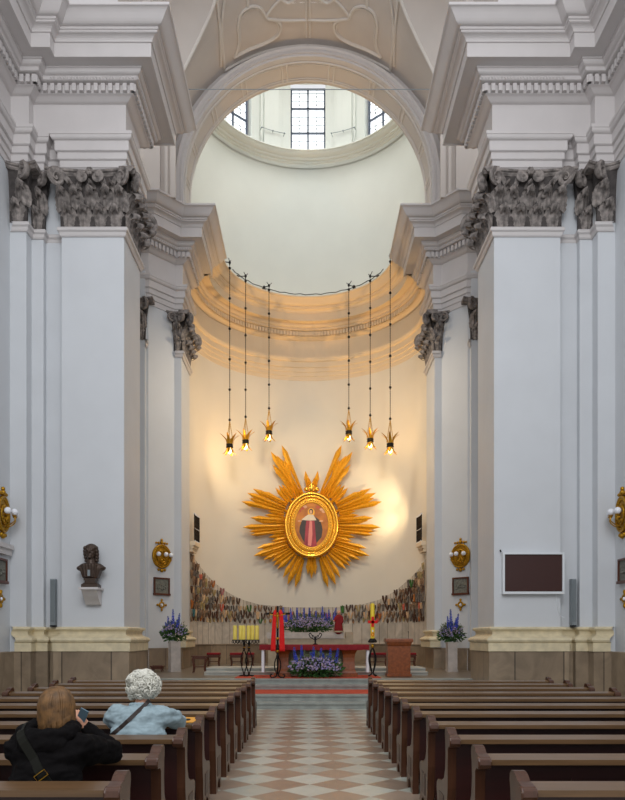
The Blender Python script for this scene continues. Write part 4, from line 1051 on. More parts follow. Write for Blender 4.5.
# ---- person in the black jacket, sitting in the nearest left pew
def person_black():
    X, Y = -1.45, 4.0
    t = thing('person', 'seated person with brown bob, black hooded jacket and phone, seen from behind', 'person', (X, Y+.1, 0))
    hc = Vector((-1.442, 4.2, 1.182)); yaw = R(-28)
    b = MB(); head(b, hc, yaw, R(-12))
    limb(b, [(X,4.14,1.02), hc+Vector((0,-.02,-.06))], [.058,.05])
    for c, r in (((X,4.0,.57),(.17,.13,.12)),((X,4.02,.74),(.15,.11,.16)),((X,4.07,.92),(.17,.11,.14))): b.ball(c, r, 16, 12)
    shR, elR, wrR = (X+.16,4.1,.99), (-1.20,4.44,.905), (-1.365,4.50,1.02)
    shL, elL, wrL = (X-.16,4.1,.99), (X-.20,4.40,.88), (X-.02,4.58,.90)
    limb(b, [shR, elR, wrR], [.05,.04,.026]); limb(b, [shL, elL, wrL], [.05,.04,.026])
    hand(b, wrR, (-.35,-.1,.8), 1, (-.6,.2,-.2), .55); hand(b, wrL, (1,.15,.05), -1, (0,0,-1), .45)
    for s in (-1, 1):
        limb(b, [(X+s*.09,4.0,.56),(X+s*.1,4.40,.56),(X+s*.1,4.42,.12)], [.085,.062,.042]); b.ball((X+s*.1,4.46,.06), (.042,.10,.045), 10, 8)
    baked('body', b, .0085, M_skin, t, 2)
    j = MB()
    for c, r in (((X,4.0,.60),(.215,.155,.16)),((X,4.02,.78),(.205,.145,.20)),((X,4.07,.93),(.205,.14,.15)),((X,4.1,1.0),(.15,.12,.09))): j.ball(c, r, 20, 14)
    limb(j, [(X+.165,4.09,.985),(X+.20,4.2,.95), elR, Vector(wrR)+Vector((.0,0,.02))], [.088,.082,.07,.046])
    limb(j, [(X-.165,4.09,.985),(X-.205,4.2,.93), elL, wrL], [.088,.08,.066,.045])
    jk, jm = baked('jacket', j, .011, M_black, t, 5, folds(9, .016, 3))
    h = MB()      # hood lying on the shoulders
    for i in range(15):
        a = PI*2*i/15; h.ball((X-.01+.125*math.cos(a), 4.09+.10*math.sin(a), 1.075+.02*math.sin(a)), (.058,.052,.046), 10, 8)
    h.ball((X-.01,3.99,1.02), (.14,.06,.075), 14, 10)
    _, hm = baked('hood', h, .01, M_black, t, 5, folds(16, .012, 8, (1,1,1.5)))
    l = MB()
    for s in (-1, 1): limb(l, [(X+s*.09,4.0,.57),(X+s*.1,4.41,.57),(X+s*.1,4.43,.16)], [.105,.08,.062])
    baked('trousers', l, .014, M_dark, t, 4)
    l = MB()
    for s in (-1, 1): l.ball((X+s*.1,4.49,.055), (.048,.12,.05), 12, 8)
    baked('shoes', l, .01, M_strap, t, 3)
    # hair
    hb = MB(); hb.ball(hc+Vector((0,-.012,.025)), (.090,.102,.094), 18, 14); hb.ball(hc+Vector((0,-.045,-.045)), (.100,.07,.075), 16, 12)
    st, _ = baked('hair', hb, .009, M_hairb, t, 3)
    s_ = MB(); rn = random.Random(5)
    for i in range(430):
        a = rn.uniform(-PI*.96, -PI*.04)+rn.uniform(-.25,.25) if i % 3 else rn.uniform(-PI*1.12, PI*.12)
        d = Vector((math.cos(a), math.sin(a), 0)); L = rn.uniform(.12, .22); w = rn.uniform(-.13,.13); pts = []
        for k in range(9):
            f = k/8; an = f*PI*.56
            if f < .55: r = math.sin(min(PI/2, f/.55*PI/2)); z = .120*math.cos(min(PI/2, f/.55*PI/2)); r *= 1+.05*math.sin(i*1.7)
            else: r = 1+.02*math.sin((f-.55)*9+w*20)+.10*(f-.55)/.45*abs(math.cos(a))-.04*(f-.55); z = -(f-.55)/.45*L*.72
            aa = a+w*f*1.4; rx, ry = .096, .108
            pts.append(hc+Vector((math.cos(aa)*r*rx, -.012+math.sin(aa)*r*ry, z+.02)))
        s_.tube(pts, [.0035]+[.0058]*6+[.0045,.001], 5)
    s_.xform(Matrix.Translation(hc) @ Matrix.Rotation(yaw*.6, 4, 'Z') @ Matrix.Translation(-hc))
    mk('hair_strands', s_, M_hairb, st, smooth=True)
    # strap and buckle
    P0 = [(-1.60+.28*i/14, 1.115-.385*(i/14), 4.0) for i in range(15)]
    cm = MB(); cm.add(jm.v, jm.f); cm.add(hm.v, hm.f); pts = drape(cm, P0, .010)
    sp = mk('bag_strap', ribbon(pts, .05), M_strap2, t)
    q = pts[9]; r_ = MB(); dr = (pts[10]-pts[8]).normalized(); sd = dr.cross(Vector((0,1,0))).normalized()
    cs = [q+sd*.034*a+dr*.017*b_+Vector((0,-.012,0)) for a, b_ in ((-1,-1),(1,-1),(1,1),(-1,1))]
    r_.tube(cs, .0028, 6, closed=True); mk('buckle', r_, M_brass, sp)
    return t
person_black()
m_ = MB(); m_.box(-.027, .027, -.0045, .0045, -.05, .05)
ph = tag(mk('phone', m_.xform(Matrix.Translation((-1.385, 4.46, 1.12)) @ Matrix.Rotation(R(28), 4, 'Y') @ Matrix.Rotation(R(20), 4, 'X')), mat('blue_grey_plastic', srgb(96,120,134), .3)), 'blue-grey phone held up by the person in the black jacket', 'phone')
# ---- white-haired person in a pale blue shirt
def person_blue():
    X, Y = -1.372, 5.85
    t = thing('person', 'white-haired person in a pale blue shirt with brown shoulder strap, seated', 'person', (X, Y+.1, 0))
    hc = Vector((-1.362, 6.03, 1.195))
    b = MB(); head(b, hc, R(-6), R(-18))
    limb(b, [(X,5.95,1.0), hc+Vector((0,-.03,-.06))], [.06,.052])
    for c, r in (((X,5.84,.57),(.18,.14,.12)),((X,5.86,.74),(.17,.12,.16)),((X,5.9,.90),(.19,.12,.14))): b.ball(c, r, 16, 12)
    shR, elR, wrR = (X+.18,5.93,.97), (-1.10,6.2,.885), (-1.28,6.44,.895)
    shL, elL, wrL = (X-.18,5.93,.97), (-1.66,6.18,.885), (-1.45,6.44,.895)
    limb(b, [shR, elR, wrR], [.05,.04,.026]); limb(b, [shL, elL, wrL], [.05,.04,.026])
    hand(b, wrR, (-1,.12,0), 1, (0,-.2,-1), .35); hand(b, wrL, (1,-.05,.12), -1, (0,0,-1), .35)
    for s in (-1, 1):
        limb(b, [(X+s*.09,5.85,.56),(X+s*.1,6.24,.56),(X+s*.1,6.26,.12)], [.085,.062,.042]); b.ball((X+s*.1,6.30,.06), (.042,.10,.045), 10, 8)
    baked('body', b, .0085, M_skin, t, 2)
    j = MB()
    for c, r in (((X,5.85,.60),(.24,.165,.16)),((X,5.87,.78),(.235,.155,.20)),((X,5.92,.92),(.235,.145,.14)),((X,5.95,.985),(.17,.12,.075)),((X-.17,5.93,.985),(.10,.10,.075)),((X+.17,5.93,.985),(.10,.10,.075))): j.ball(c, r, 20, 14)
    limb(j, [(X+.19,5.93,.96),(X+.245,6.02,.93), elR, Vector(wrR)+Vector((.05,-.03,0))], [.09,.078,.064,.045])
    limb(j, [(X-.19,5.93,.96),(X-.245,6.02,.93), elL, Vector(wrL)+Vector((-.05,-.03,0))], [.09,.078,.064,.045])
    sh, jm = baked('shirt', j, .011, M_denim, t, 4, folds(8, .018, 11))
    c = MB()
    for i in range(16):
        a = PI*2*i/16; c.ball((X+.075*math.cos(a), 5.965+.07*math.sin(a), 1.045-.012*math.sin(a)), (.026,.02,.024), 8, 6)
    baked('collar', c, .007, M_denim, t, 2)
    l = MB()
    for s in (-1, 1): limb(l, [(X+s*.09,5.85,.57),(X+s*.1,6.25,.57),(X+s*.1,6.27,.16)], [.105,.08,.062])
    baked('trousers', l, .014, M_dark, t, 4)
    l = MB()
    for s in (-1, 1): l.ball((X+s*.1,6.32,.055), (.048,.12,.05), 12, 8)
    baked('shoes', l, .01, M_strap, t, 3)
    hb = MB(); hb.ball(hc+Vector((0,-.02,.035)), (.112,.12,.112), 18, 14); hb.ball(hc+Vector((0,-.045,-.02)), (.105,.085,.095), 16, 12)
    st, _ = baked('hair', hb, .01, M_hairw, t, 3, lambda co, n: .012*noise.noise(co*38))
    s_ = MB(); rn = random.Random(9)
    for i in range(520):
        u = rn.uniform(-.75, 1); a = rn.uniform(0, 2*PI); r = math.sqrt(max(0, 1-u*u)); d = Vector((r*math.cos(a), r*math.sin(a), u))
        if d.y > .55 and u < .35: continue
        k_ = 1+.22*noise.noise(d*2.3+Vector((4,0,0)))+.05*noise.noise(d*6); c0_ = hc+Vector((d.x*.126*k_, -.025+d.y*.124*k_, .02+d.z*.112*k_-(.02 if d.z < 0 else 0))); ax = d.cross(Vector((rn.uniform(-1,1), rn.uniform(-1,1), rn.uniform(-1,1)))).normalized(); bx = d.cross(ax)
        R_ = rn.uniform(.010,.024); ph_ = rn.uniform(0, 6.3)
        s_.tube([c0_+ax*R_*math.cos(ph_+k*.75)+bx*R_*math.sin(ph_+k*.75)+d*(k*.0022-.004) for k in range(9)], [.004,.006,.0065,.0065,.006,.006,.005,.004,.0015], 5)
    mk('hair_curls', s_, M_hairw, st, smooth=True)
    n = 14; x0, z0 = (147-308)*5.8/727, 1.6-(63)*5.8/727; x1, z1 = (109-308)*5.75/727, 1.6-(99)*5.75/727
    pts = drape(jm, [(x0+(x1-x0)*i/n, z0+(z1-z0)*i/n-.015*math.sin(PI*i/n), 5.9) for i in range(n+1)], .008)
    mk('bag_strap', ribbon(pts, .032), M_strap, t)
person_blue()
YB = 3.80+.912*3-.085
m_ = MB(); m_.box(-1.14, -.995, YB-.065, YB+.065, .868, .876); m_.xform(Matrix.Translation((0,YB,.868)) @ Matrix.Rotation(R(14), 4, 'X') @ Matrix.Translation((0,-YB,-.868)))
bk = tag(mk('booklet', m_, mat('orange_paper', srgb(214,150,54), .6)), 'orange booklet lying on the pew shelf beside the white-haired person', 'booklet')
m_ = MB(); m_.lathe((-1.067, YB, .8765), [(.026,0),(.026,.001)], 16); m_.xform(Matrix.Translation((0,YB,.868)) @ Matrix.Rotation(R(14), 4, 'X') @ Matrix.Translation((0,-YB,-.868))); mk('round_emblem', m_, M_iron, bk)
# ------------------------------------------------------------------ things on the piers
z0 = EYE+(VY-588)*16.8/FPX; bx = (92-VX)*16.8/FPX
t = thing('bust', 'brown bronze bust of a robed long-haired man on the left pier', 'bust', (bx, 16.72, z0))
b = MB(); hz = z0+.83; Yb = 16.72
b.ball((bx,Yb,hz), (.125,.15,.165), 16, 12); b.ball((bx,Yb-.05,hz-.09), (.095,.10,.10), 12, 8); b.ball((bx,Yb-.155,hz-.02), (.022,.035,.04), 8, 6)
for s in (-1, 1): b.ball((bx+s*.05,Yb-.135,hz+.03), (.025,.02,.018), 8, 6); b.ball((bx+s*.055,Yb-.12,hz+.055), (.035,.03,.012), 8, 6); b.ball((bx+s*.06,Yb-.11,hz-.04), (.035,.03,.03), 8, 6)
b.ball((bx,Yb-.14,hz-.085), (.04,.02,.012), 8, 6); b.ball((bx,Yb-.13,hz-.14), (.04,.03,.03), 8, 6)
limb(b, [(bx,Yb,z0+.45),(bx,Yb,hz-.1)], [.12,.085])
b.frustum((bx,Yb+.02), .34, .20, z0+.22, .50, .26, z0+.45)
b.ball((bx,Yb+.02,z0+.47), (.30,.15,.12), 18, 12); b.ball((bx-.2,Yb+.02,z0+.45), (.14,.12,.07), 12, 8); b.ball((bx+.2,Yb+.02,z0+.45), (.14,.12,.07), 12, 8)
for i in range(5): limb(b, [(bx-.14+.07*i,Yb-.12,z0+.52),(bx-.11+.055*i,Yb-.1,z0+.24)], [.03,.022])
baked('figure', b, .012, M_bronze, t, 2)
b = MB()
for s in (-1, 1):
    for k in range(5): b.ball((bx+s*(.125+.012*math.sin(k)),Yb-.02+.02*k,hz+.08-.07*k), (.05,.075,.05), 10, 8)
b.ball((bx,Yb+.03,hz+.07), (.15,.15,.12), 14, 10); baked('hair', b, .011, M_bronze, t, 2)
b = MB(); b.box(bx-.035, bx+.02, Yb-.15, Yb-.12, z0+.26, z0+.40); mk('grey_bib', b, M_steel, t)
b = MB(); b.box(bx-.19, bx+.19, Yb-.13, Yb+.15, z0, z0+.07); b.frustum((bx,Yb+.01), .38, .28, z0+.07, .26, .2, z0+.11); b.box(bx-.12, bx+.12, Yb-.09, Yb+.11, z0+.11, z0+.19); b.box(bx-.14, bx+.14, Yb-.1, Yb+.12, z0+.16, z0+.21); mk('plinth', b, M_bronze, t)
b = MB(); b.box(bx-.22, bx+.22, 16.5, 17.0, z0-.05, z0); st = len(b.v)
b.prism([(16.54,z0-.05),(17.0,z0-.05),(17.0,z0-.38),(16.88,z0-.38),(16.8,z0-.30),(16.68,z0-.2)], lambda a, h: Vector((bx-.17, a, h)), lambda a, h: Vector((bx+.17, a, h)))
for i in range(4, len(b.v)): pass
tag(mk('wall_console', b, M_trim), 'white stone bracket carrying the bronze bust', 'bracket')
# screen on the right pier
q = lambda px, py, Y=16.9: P(px, py, Y)
a, c = q(502.5, 552.5), q(564, 594)
t = thing('wall_screen', 'wide dark brown screen in a white frame on the right pier', 'screen', (a.x/2+c.x/2, 16.93, c.z))
b = MB(); x0, x1, zb, zt = a.x, c.x, c.z, a.z
for bb in ((x0,x1,zt-.045,zt),(x0,x1,zb,zb+.055),(x0,x0+.045,zb+.055,zt-.045),(x1-.045,x1,zb+.055,zt-.045)): b.box(bb[0],bb[1],16.86,16.995,bb[2],bb[3])
mk('frame', b, M_frame, t); b = MB(); b.box(x0+.045,x1-.045,16.90,16.99,zb+.055,zt-.045); mk('panel', b, M_screen, t)
b = MB(); b.tube([(x0-.02,16.97,zt+.03),(x0-.05,16.9,zt+.05)], .02, 6); mk('wall_hook', b, M_iron, t)
b = MB(); cb = [q(556,594,16.96), q(556.5,602,16.98), q(558.5,611,16.98), q(561,616,16.98), q(564.5,617.5,16.98)]; b.tube(smoothline(cb, 4), .008, 5)
tag(mk('cable', b, M_frame), 'thin white cable looping down from the wall screen', 'cable')
for nm, px0, px1 in (('left',50.6,55.4),('right',571.2,575.8)):
    a, c = P(px0, 579, 17.12), P(px1, 626, 17.12)
    t = thing('column_speaker', 'slim grey column speaker on the recess of the %s pier' % nm, 'speaker', ((a.x+c.x)/2, 17.16, 1.87))
    b = MB(); b.box(a.x, c.x, 17.08, 17.24, 1.90, a.z); mk('housing', b, M_steel, t)
    b = MB(); b.box(a.x+.015, c.x-.015, 17.068, 17.08, 1.98, a.z-.03); mk('grille', b, mat('grey_mesh', srgb(122,130,134), .6, var=.3, vscale=120), t)
    b = MB(); b.box(a.x, c.x, 17.07, 17.22, 1.865, 1.90); mk('foot', b, M_iron, t)
# sconces, framed stations and crosses
def sconce(F_, h, label, loc, group=None, s=1.0, wx=1.0):
    F = lambda a, e, z: F_(a*wx, e, z)
    t = thing('wall_sconce', label, 'wall lamp', loc, group)
    b = MB(); n = 28
    pts = [(.27*s*math.cos(2*PI*i/n), h+.38*s*math.sin(2*PI*i/n)) for i in range(n)]
    b.prism(pts, lambda x, z: F(x, .0, z), lambda x, z: F(x*.96, .04, h+(z-h)*.96)); mk('back_plate', b, M_brass, t)
    b = MB(); b.tube([F(x*.93, .05, h+(z-h)*.93) for x, z in pts], .03*s, 6, closed=True)
    for i in range(n): x, z = pts[i]; b.ball(F(x*.8, .05, h+(z-h)*.8), .028*s, 6, 4)
    b.tube([F(x*.5, .06, h+(z-h)*.5) for x, z in pts], .022*s, 6, closed=True)
    for i in range(0, n, 4): x, z = pts[i]; b.tube([F(x*.2, .05, h+(z-h)*.2), F(x*.5, .08, h+(z-h)*.5)], .018*s, 5)
    mk('relief', b, M_brass, t, smooth=True)
    for sg in (1, -1):
        b = MB(); zc = h+sg*.44*s; b.ball(F(0,.03,zc), (.06*s,.04*s,.08*s) if False else .06*s, 8, 6)
        for x in (-.09, .09): b.ball(F(x*s,.03,zc-sg*.02*s), .045*s, 8, 6)
        if sg > 0:
            b.ball(F(0,.03,zc+.08*s), .045*s, 8, 6)
            for x in (-.16, .16): b.ball(F(x*s,.03,zc-.02*s), .035*s, 8, 6)
        mk('crest' if sg > 0 else 'pendant', b, M_brass, t, smooth=True)
    for x in (-.18, 0, .18):
        b = MB(); e = .20+(.06 if x == 0 else 0); b.tube(smoothline([F(0,.05,h-.2*s), F(x*.6*s,.12,h-.24*s), F(x*s,e*s,h-.14*s), F(x*s,e*s,h-.05*s)], 4), .014, 6)
        p = F(x*s, e*s, h-.06*s); b.lathe(p, [(.015,0),(.045*s,.02),(.05*s,.035),(.02,.04)], 10); ar = mk('arm', b, M_brass, t)
        b = MB(); b.ball(p+Vector((0,0,.04+.068*s)), .072*s, 12, 8); mk('globe', b, M_globe, ar, smooth=True)
    return t
def station(F, h, w, hh, label, loc, group=None):
    t = thing('framed_relief', label, 'picture', loc, group); b = MB(); f = .045
    def bx_(a0, a1, e0, e1, z0, z1):
        v = [F(a, e, z) for a in (a0, a1) for e in (e0, e1) for z in (z0, z1)]; b.add(v, [(0,1,3,2),(4,6,7,5),(0,4,5,1),(2,3,7,6),(0,2,6,4),(1,5,7,3)])
    bx_(-w/2,w/2,0,.06,h+hh/2-f,h+hh/2); bx_(-w/2-.015,w/2+.015,0,.08,h-hh/2,h-hh/2+f*1.4); bx_(-w/2,-w/2+f,0,.06,h-hh/2+f*1.4,h+hh/2-f); bx_(w/2-f,w/2,0,.06,h-hh/2+f*1.4,h+hh/2-f)
    mk('frame', b, M_wood, t); b = MB(); bx_(-w/2+f,w/2-f,0,.03,h-hh/2+f,h+hh/2-f); mk('relief_panel', b, M_pic, t)
    b = MB(); rn = random.Random(len(label))
    for k in range(5): b.ball(F((k-2)*.075, .035, h-.06+rn.uniform(-.04,.04)), .035, 8, 6); b.ball(F((k-2)*.075, .04, h+.03+rn.uniform(-.03,.03)), .022, 6, 5)
    mk('relief_figures', b, M_pic, t, smooth=True)
def xcross(F, h, label, loc, group=None):
    t = thing('wall_cross', label, 'cross', loc, group); b = MB()
    b.tube([F(.09*math.cos(2*PI*i/14), .03, h+.09*math.sin(2*PI*i/14)) for i in range(14)], .028, 6, closed=True)
    for an in range(4):
        c, s = math.cos(an*PI/2), math.sin(an*PI/2)
        b.tube([F(.1*c, .03, h+.1*s), F(.15*c, .03, h+.15*s)], [.022, .04], 6); b.ball(F(.165*c, .03, h+.165*s), .04, 8, 6)
    mk('ring_and_arms', b, M_brass, t, smooth=True); b = MB(); b.ball(F(0,.03,h), .045, 8, 6); mk('boss', b, M_globe, t)
def hgt(py, Y): return EYE+(VY-py)*Y/FPX
for sd, nm in ((1,'left'),(-1,'right')):
    o = (-5.17, 23.55) if sd > 0 else (4.47, 24.3); xd = (.70, .75, 0) if sd > 0 else (.70, -.75, 0)
    aa = .50 if sd > 0 else .771; F0 = frame((o[0], o[1], 0), xd)
    F = lambda a, e, h, F0=F0, aa=aa: F0(aa+a, e, h)
    p = F(0,0,0)
    sconce(F, hgt(556.5, 23.9), 'gilded oval three-globe sconce on the inner wall %s of the apse' % nm, (p.x, p.y, hgt(556.5, 23.9)), s=1.04, wx=1.3)
    station(F, hgt(586.5, 23.9), .62, .58, 'small framed grey relief below the sconce %s of the apse' % nm, (p.x, p.y, hgt(595, 23.9)))
    xcross(F, hgt(605, 23.9), 'small brass wall cross above the %s flower pedestal' % nm, (p.x, p.y, hgt(611, 23.9)))
    o = ((-6.88 if sd > 0 else 7.09), 16.33); xd = (0, 1, 0) if sd > 0 else (0, -1, 0); F1 = frame((o[0], o[1], 0), xd)
    sconce(F1, hgt(514, 16.3), 'gilded globe sconce cut off by the %s edge of the photo' % nm, (o[0], o[1], hgt(514, 16.3)), s=1.1)
    F2 = lambda a, e, h, F1=F1: F1(a-(.12 if sd > 0 else -.12), e, h)
    station(F2, hgt(571, 16.3), .62, .56, 'framed relief cut off by the %s edge of the photo' % nm, (o[0], o[1], hgt(583, 16.3)))
    xcross(F2, hgt(599, 16.3), 'brass wall cross at the %s edge of the photo' % nm, (o[0], o[1], hgt(605, 16.3)))
    if sd > 0: b = MB(); b.box(-6.9, -6.76, 8, 16.72, hgt(550, 16.7), hgt(545.5, 16.7)); b.box(-6.9, -6.80, 8, 16.70, hgt(556, 16.7), hgt(550, 16.7)); struct('trim_17', b, M_trim, label='white ledge on the left nave wall', cat='ledge')
# ------------------------------------------------------------------ sanctuary furniture
PL = .57
# altar table
t = thing('altar_table', 'stone altar table with a dark red cloth edge behind the blue flowers', 'altar', (.1, 19.45, PL))
YA = 19.4
xa, xb = (260-VX)*YA/FPX, (368.5-VX)*YA/FPX; zt = hgt(644.8, YA)
def ped(px0, px1, mb, Y=19.5):
    x0, x1 = (px0-VX)*Y/FPX, (px1-VX)*Y/FPX; c = (x0+x1)/2; w = x1-x0
    mb.box(c-w*.72, c+w*.72, Y-.25, Y+.45, PL, PL+.10)
    st = [(.60,PL+.10),(.56,PL+.15),(.5,PL+.2),(.47,PL+.40),(.47,zt-.34),(.52,zt-.24),(.62,zt-.17),(.70,zt-.12),(.70,zt-.04)]
    base = len(mb.v)
    for f, z in st:
        for sx_, sy_ in ((-1,-1),(1,-1),(1,1),(-1,1)): mb.v.append(Vector((c+sx_*w*f, Y+.1+sy_*.3*f/.5, z)))
    for i in range(len(st)-1):
        for k in range(4): p = base+4*i+k; p2 = base+4*i+(k+1) % 4; mb.f.append((p,p2,p2+4,p+4))
    mb.f.append((base,base+3,base+2,base+1)); mb.f.append(tuple(base+4*(len(st)-1)+k for k in range(4)))
for q0, q1 in ((277,289),(342.5,354.5)): b = MB(); ped(q0, q1, b); mk('pedestal', b, M_redst, t)
b = MB(); b.box((289-VX)*19.75/FPX, (342.5-VX)*19.75/FPX, 19.7, 19.82, PL, zt-.1); mk('back_slab', b, M_stone2, t)
b = MB(); b.box(xa+.04, xb-.04, 19.18, 20.1, zt-.07, zt-.015); mk('table_top', b, M_redst, t)
cl = MB(); n = 60      # cloth: top with a wavy hanging edge
for i in range(n+1):
    x = xa+(xb-xa)*i/n; wv = .012*math.sin(i*1.9)+.006*math.sin(i*4.3)
    cl.v += [Vector((x,20.14,zt+.004)), Vector((x,19.15,zt+.004)), Vector((x,19.135+wv,zt-.03)), Vector((x,19.12+wv*1.6,zt-.135+.006*math.sin(i*.9)))]
for i in range(n):
    for k in range(3): p = i*4+k; cl.f.append((p,p+1,p+5,p+4))
tag(mk('altar_cloth', cl, M_redcloth, smooth=True), 'dark red cloth covering the altar table top', 'cloth')
for sx, px0, px1, nm in ((-1,262.2,264.6,'left'),(1,366,368.4,'right')):
    b = MB(); x0, x1 = (px0-VX)*YA/FPX, (px1-VX)*YA/FPX; 
    for i in range(9):
        y = 19.16+.25*i/8; b.v += [Vector((x0+.01*math.sin(i*2), y, zt-.136)), Vector((x0+.012*math.sin(i*2.2), y, zt-.72)), Vector((x1+.01*math.sin(i*2), y, zt-.72)), Vector((x1+.01*math.sin(i*2), y, zt-.136))]
    for i in range(8):
        for k in range(4): p = i*4+k; p2 = i*4+(k+1) % 4; b.f.append((p,p2,p2+4,p+4))
    b.f += [(0,1,2,3),(32,33,34,35)]
    tag(mk('linen_drop', b, M_white, smooth=False), 'white linen end hanging down at the %s end of the altar' % nm, 'cloth')
# candelabrum on the altar
c = P(315.3, 644.6, 19.6); t = thing('table_candlestick', 'small black curled iron candlestick standing on the altar cloth', 'candlestick', (c.x, c.y, zt+.006))
b = MB(); b.lathe((c.x,c.y,zt+.006), [(.07,0),(.075,.012),(.03,.03),(.018,.06),(.03,.1),(.018,.13),(.016,.2),(.01,.23)], 12); mk('stem', b, M_iron, t, autos=40)
for s in (-1, 1):
    b = MB(); b.tube(smoothline([(c.x,c.y,zt+.13),(c.x+s*.06,c.y,zt+.16),(c.x+s*.13,c.y,zt+.20),(c.x+s*.17,c.y,zt+.28),(c.x+s*.13,c.y,zt+.31),(c.x+s*.10,c.y,zt+.27)], 5), .014, 6)
    b.tube(smoothline([(c.x,c.y,zt+.13),(c.x+s*.05,c.y,zt+.24),(c.x+s*.09,c.y,zt+.25),(c.x+s*.06,c.y,zt+.19)], 5), .012, 6); mk('curled_arm', b, M_iron, t)
# flowers
def leafstuff(mb, c, R_, n, rn, L=.09, w=.03, up=.4):
    for i in range(n):
        d = Vector((rn.gauss(0,1), rn.gauss(0,1), rn.gauss(0,1))).normalized(); p = Vector(c)+Vector((d.x*R_[0], d.y*R_[1], d.z*R_[2]))*rn.uniform(.35,1)
        t_ = (d+Vector((rn.uniform(-.5,.5), rn.uniform(-.5,.5), up+rn.uniform(-.4,.4)))).normalized(); s = t_.cross(Vector((rn.uniform(-1,1),rn.uniform(-1,1),.3))).normalized()*w*rn.uniform(.6,1.2)
        l = L*rn.uniform(.6,1.3); nn_ = t_.cross(s).normalized()*.008; m0 = p+t_*l*.5
        b0 = len(mb.v); mb.v += [p, m0+s+nn_, p+t_*l, m0-s+nn_, m0-nn_]; mb.f += [(b0,b0+1,b0+4),(b0+1,b0+2,b0+4),(b0+2,b0+3,b0+4),(b0+3,b0,b0+4)]
def blossoms(mb, pts, r, rn):
    for p in pts:
        rr = r*rn.uniform(.7,1.2); st = len(mb.v); k = 5; n_ = Vector((rn.uniform(-.5,.5), -1, rn.uniform(-.1,.8))).normalized(); a = n_.cross(Vector((0,0,1))).normalized(); b_ = n_.cross(a)
        for q in range(k):
            an = 2*PI*q/k; d = a*math.cos(an)+b_*math.sin(an); e = a*math.cos(an+.5)+b_*math.sin(an+.5); f = a*math.cos(an-.5)+b_*math.sin(an-.5); s0 = len(mb.v)
            mb.v += [p-n_*.004, p+e*rr*.7+n_*rr*.2, p+d*rr+n_*rr*.1, p+f*rr*.7+n_*rr*.2]; mb.f.append((s0,s0+1,s0+2,s0+3))
        mb.ball(p, rr*.22, 5, 4)
def spike(base, tip, rn, r=.05, frac=.6):
    """tall stem with crowded blue florets"""
    base, tip = Vector(base), Vector(tip); mb = MB(); L = (tip-base).length; n = max(6, int(L*frac/.026))
    for i in range(n):
        f = 1-frac+frac*i/n; p = base.lerp(tip, f); rr = r*(1-.55*(i/n)); a = rn.uniform(0, 6.28)
        for q in range(3): b_ = a+q*2.1; mb.ball(p+Vector((math.cos(b_)*rr*.8, math.sin(b_)*rr*.8, rn.uniform(-.01,.01))), (rr*.5,rr*.5,rr*.36), 6, 4)
    return mb
def bouquet(name, label, cat, c, half, h, spikes, nl, nb, seed, base_green=True, loc=None, sr=.05):
    rn = random.Random(seed); c = Vector(c); t = thing(name, label, cat, c)
    b = MB()
    leafstuff(b, c+Vector((0,0,h*.28)), (half, half*.5 if half < .5 else .28, h*.30), nl, rn, L=.13, w=.03); mk('foliage', b, M_green, t, fix=False)
    b = MB()
    leafstuff(b, c+Vector((0,0,h*.50)), (half*.9, half*.45 if half < .5 else .25, h*.34), nl, rn, L=.10, w=.016, up=.9); mk('fine_foliage', b, M_green2, t, fix=False)
    for m_, part, fr in ((M_lilac,'lilac_blossoms',.6),(M_pink,'pale_blossoms',.4)):
        b = MB(); P_ = []
        for i in range(int(nb*fr)):
            an = rn.uniform(0, 2*PI); el = rn.uniform(-.2, 1.1); q = Vector((math.cos(an)*math.cos(el)*half, -abs(math.sin(an)*math.cos(el))*(half*.55 if half < .5 else .34), h*.36+math.sin(el)*h*.42)); P_.append(c+q*rn.uniform(.75,1.02))
        blossoms(b, P_, .028, rn); o = mk(part, b, m_, t, fix=False)
    for (x0, x1, z1) in spikes:
        b0 = c+Vector((x0, rn.uniform(-.1,.05), h*.2)); b1 = c+Vector((x1, rn.uniform(-.18,.02), z1))
        o = mk('blue_flower_spike', spike(b0, b1, rn, sr), M_blue, t); s_ = MB(); s_.tube([b0, b1], .008, 4); mk('stem', s_, M_green, o)
    return t
def sp(pxs, Y, cx_, z0):     # spikes from their tips in the photo frame
    return [((px+dx-VX)*Y/FPX-cx_, (px-VX)*Y/FPX-cx_, hgt(py, Y)-z0) for px, py, dx in pxs]
Y = 18.98; cxx = (315.5-VX)*Y/FPX
bouquet('altar_flowers', 'wide bank of blue and lilac flowers standing before the altar', 'flowers', (cxx, Y, PL+.01), .70, .74,
        sp([(294,647,3),(301.5,645,1),(313.5,646.5,0),(321,648,-1),(330.5,648.5,-2),(338,648,-4),(296,655,2),(305,657,1),(323,653,0),(335,658,-2),(311,652,1),(327.5,655,0)], Y, cxx, PL), 900, 330, 4, sr=.046)
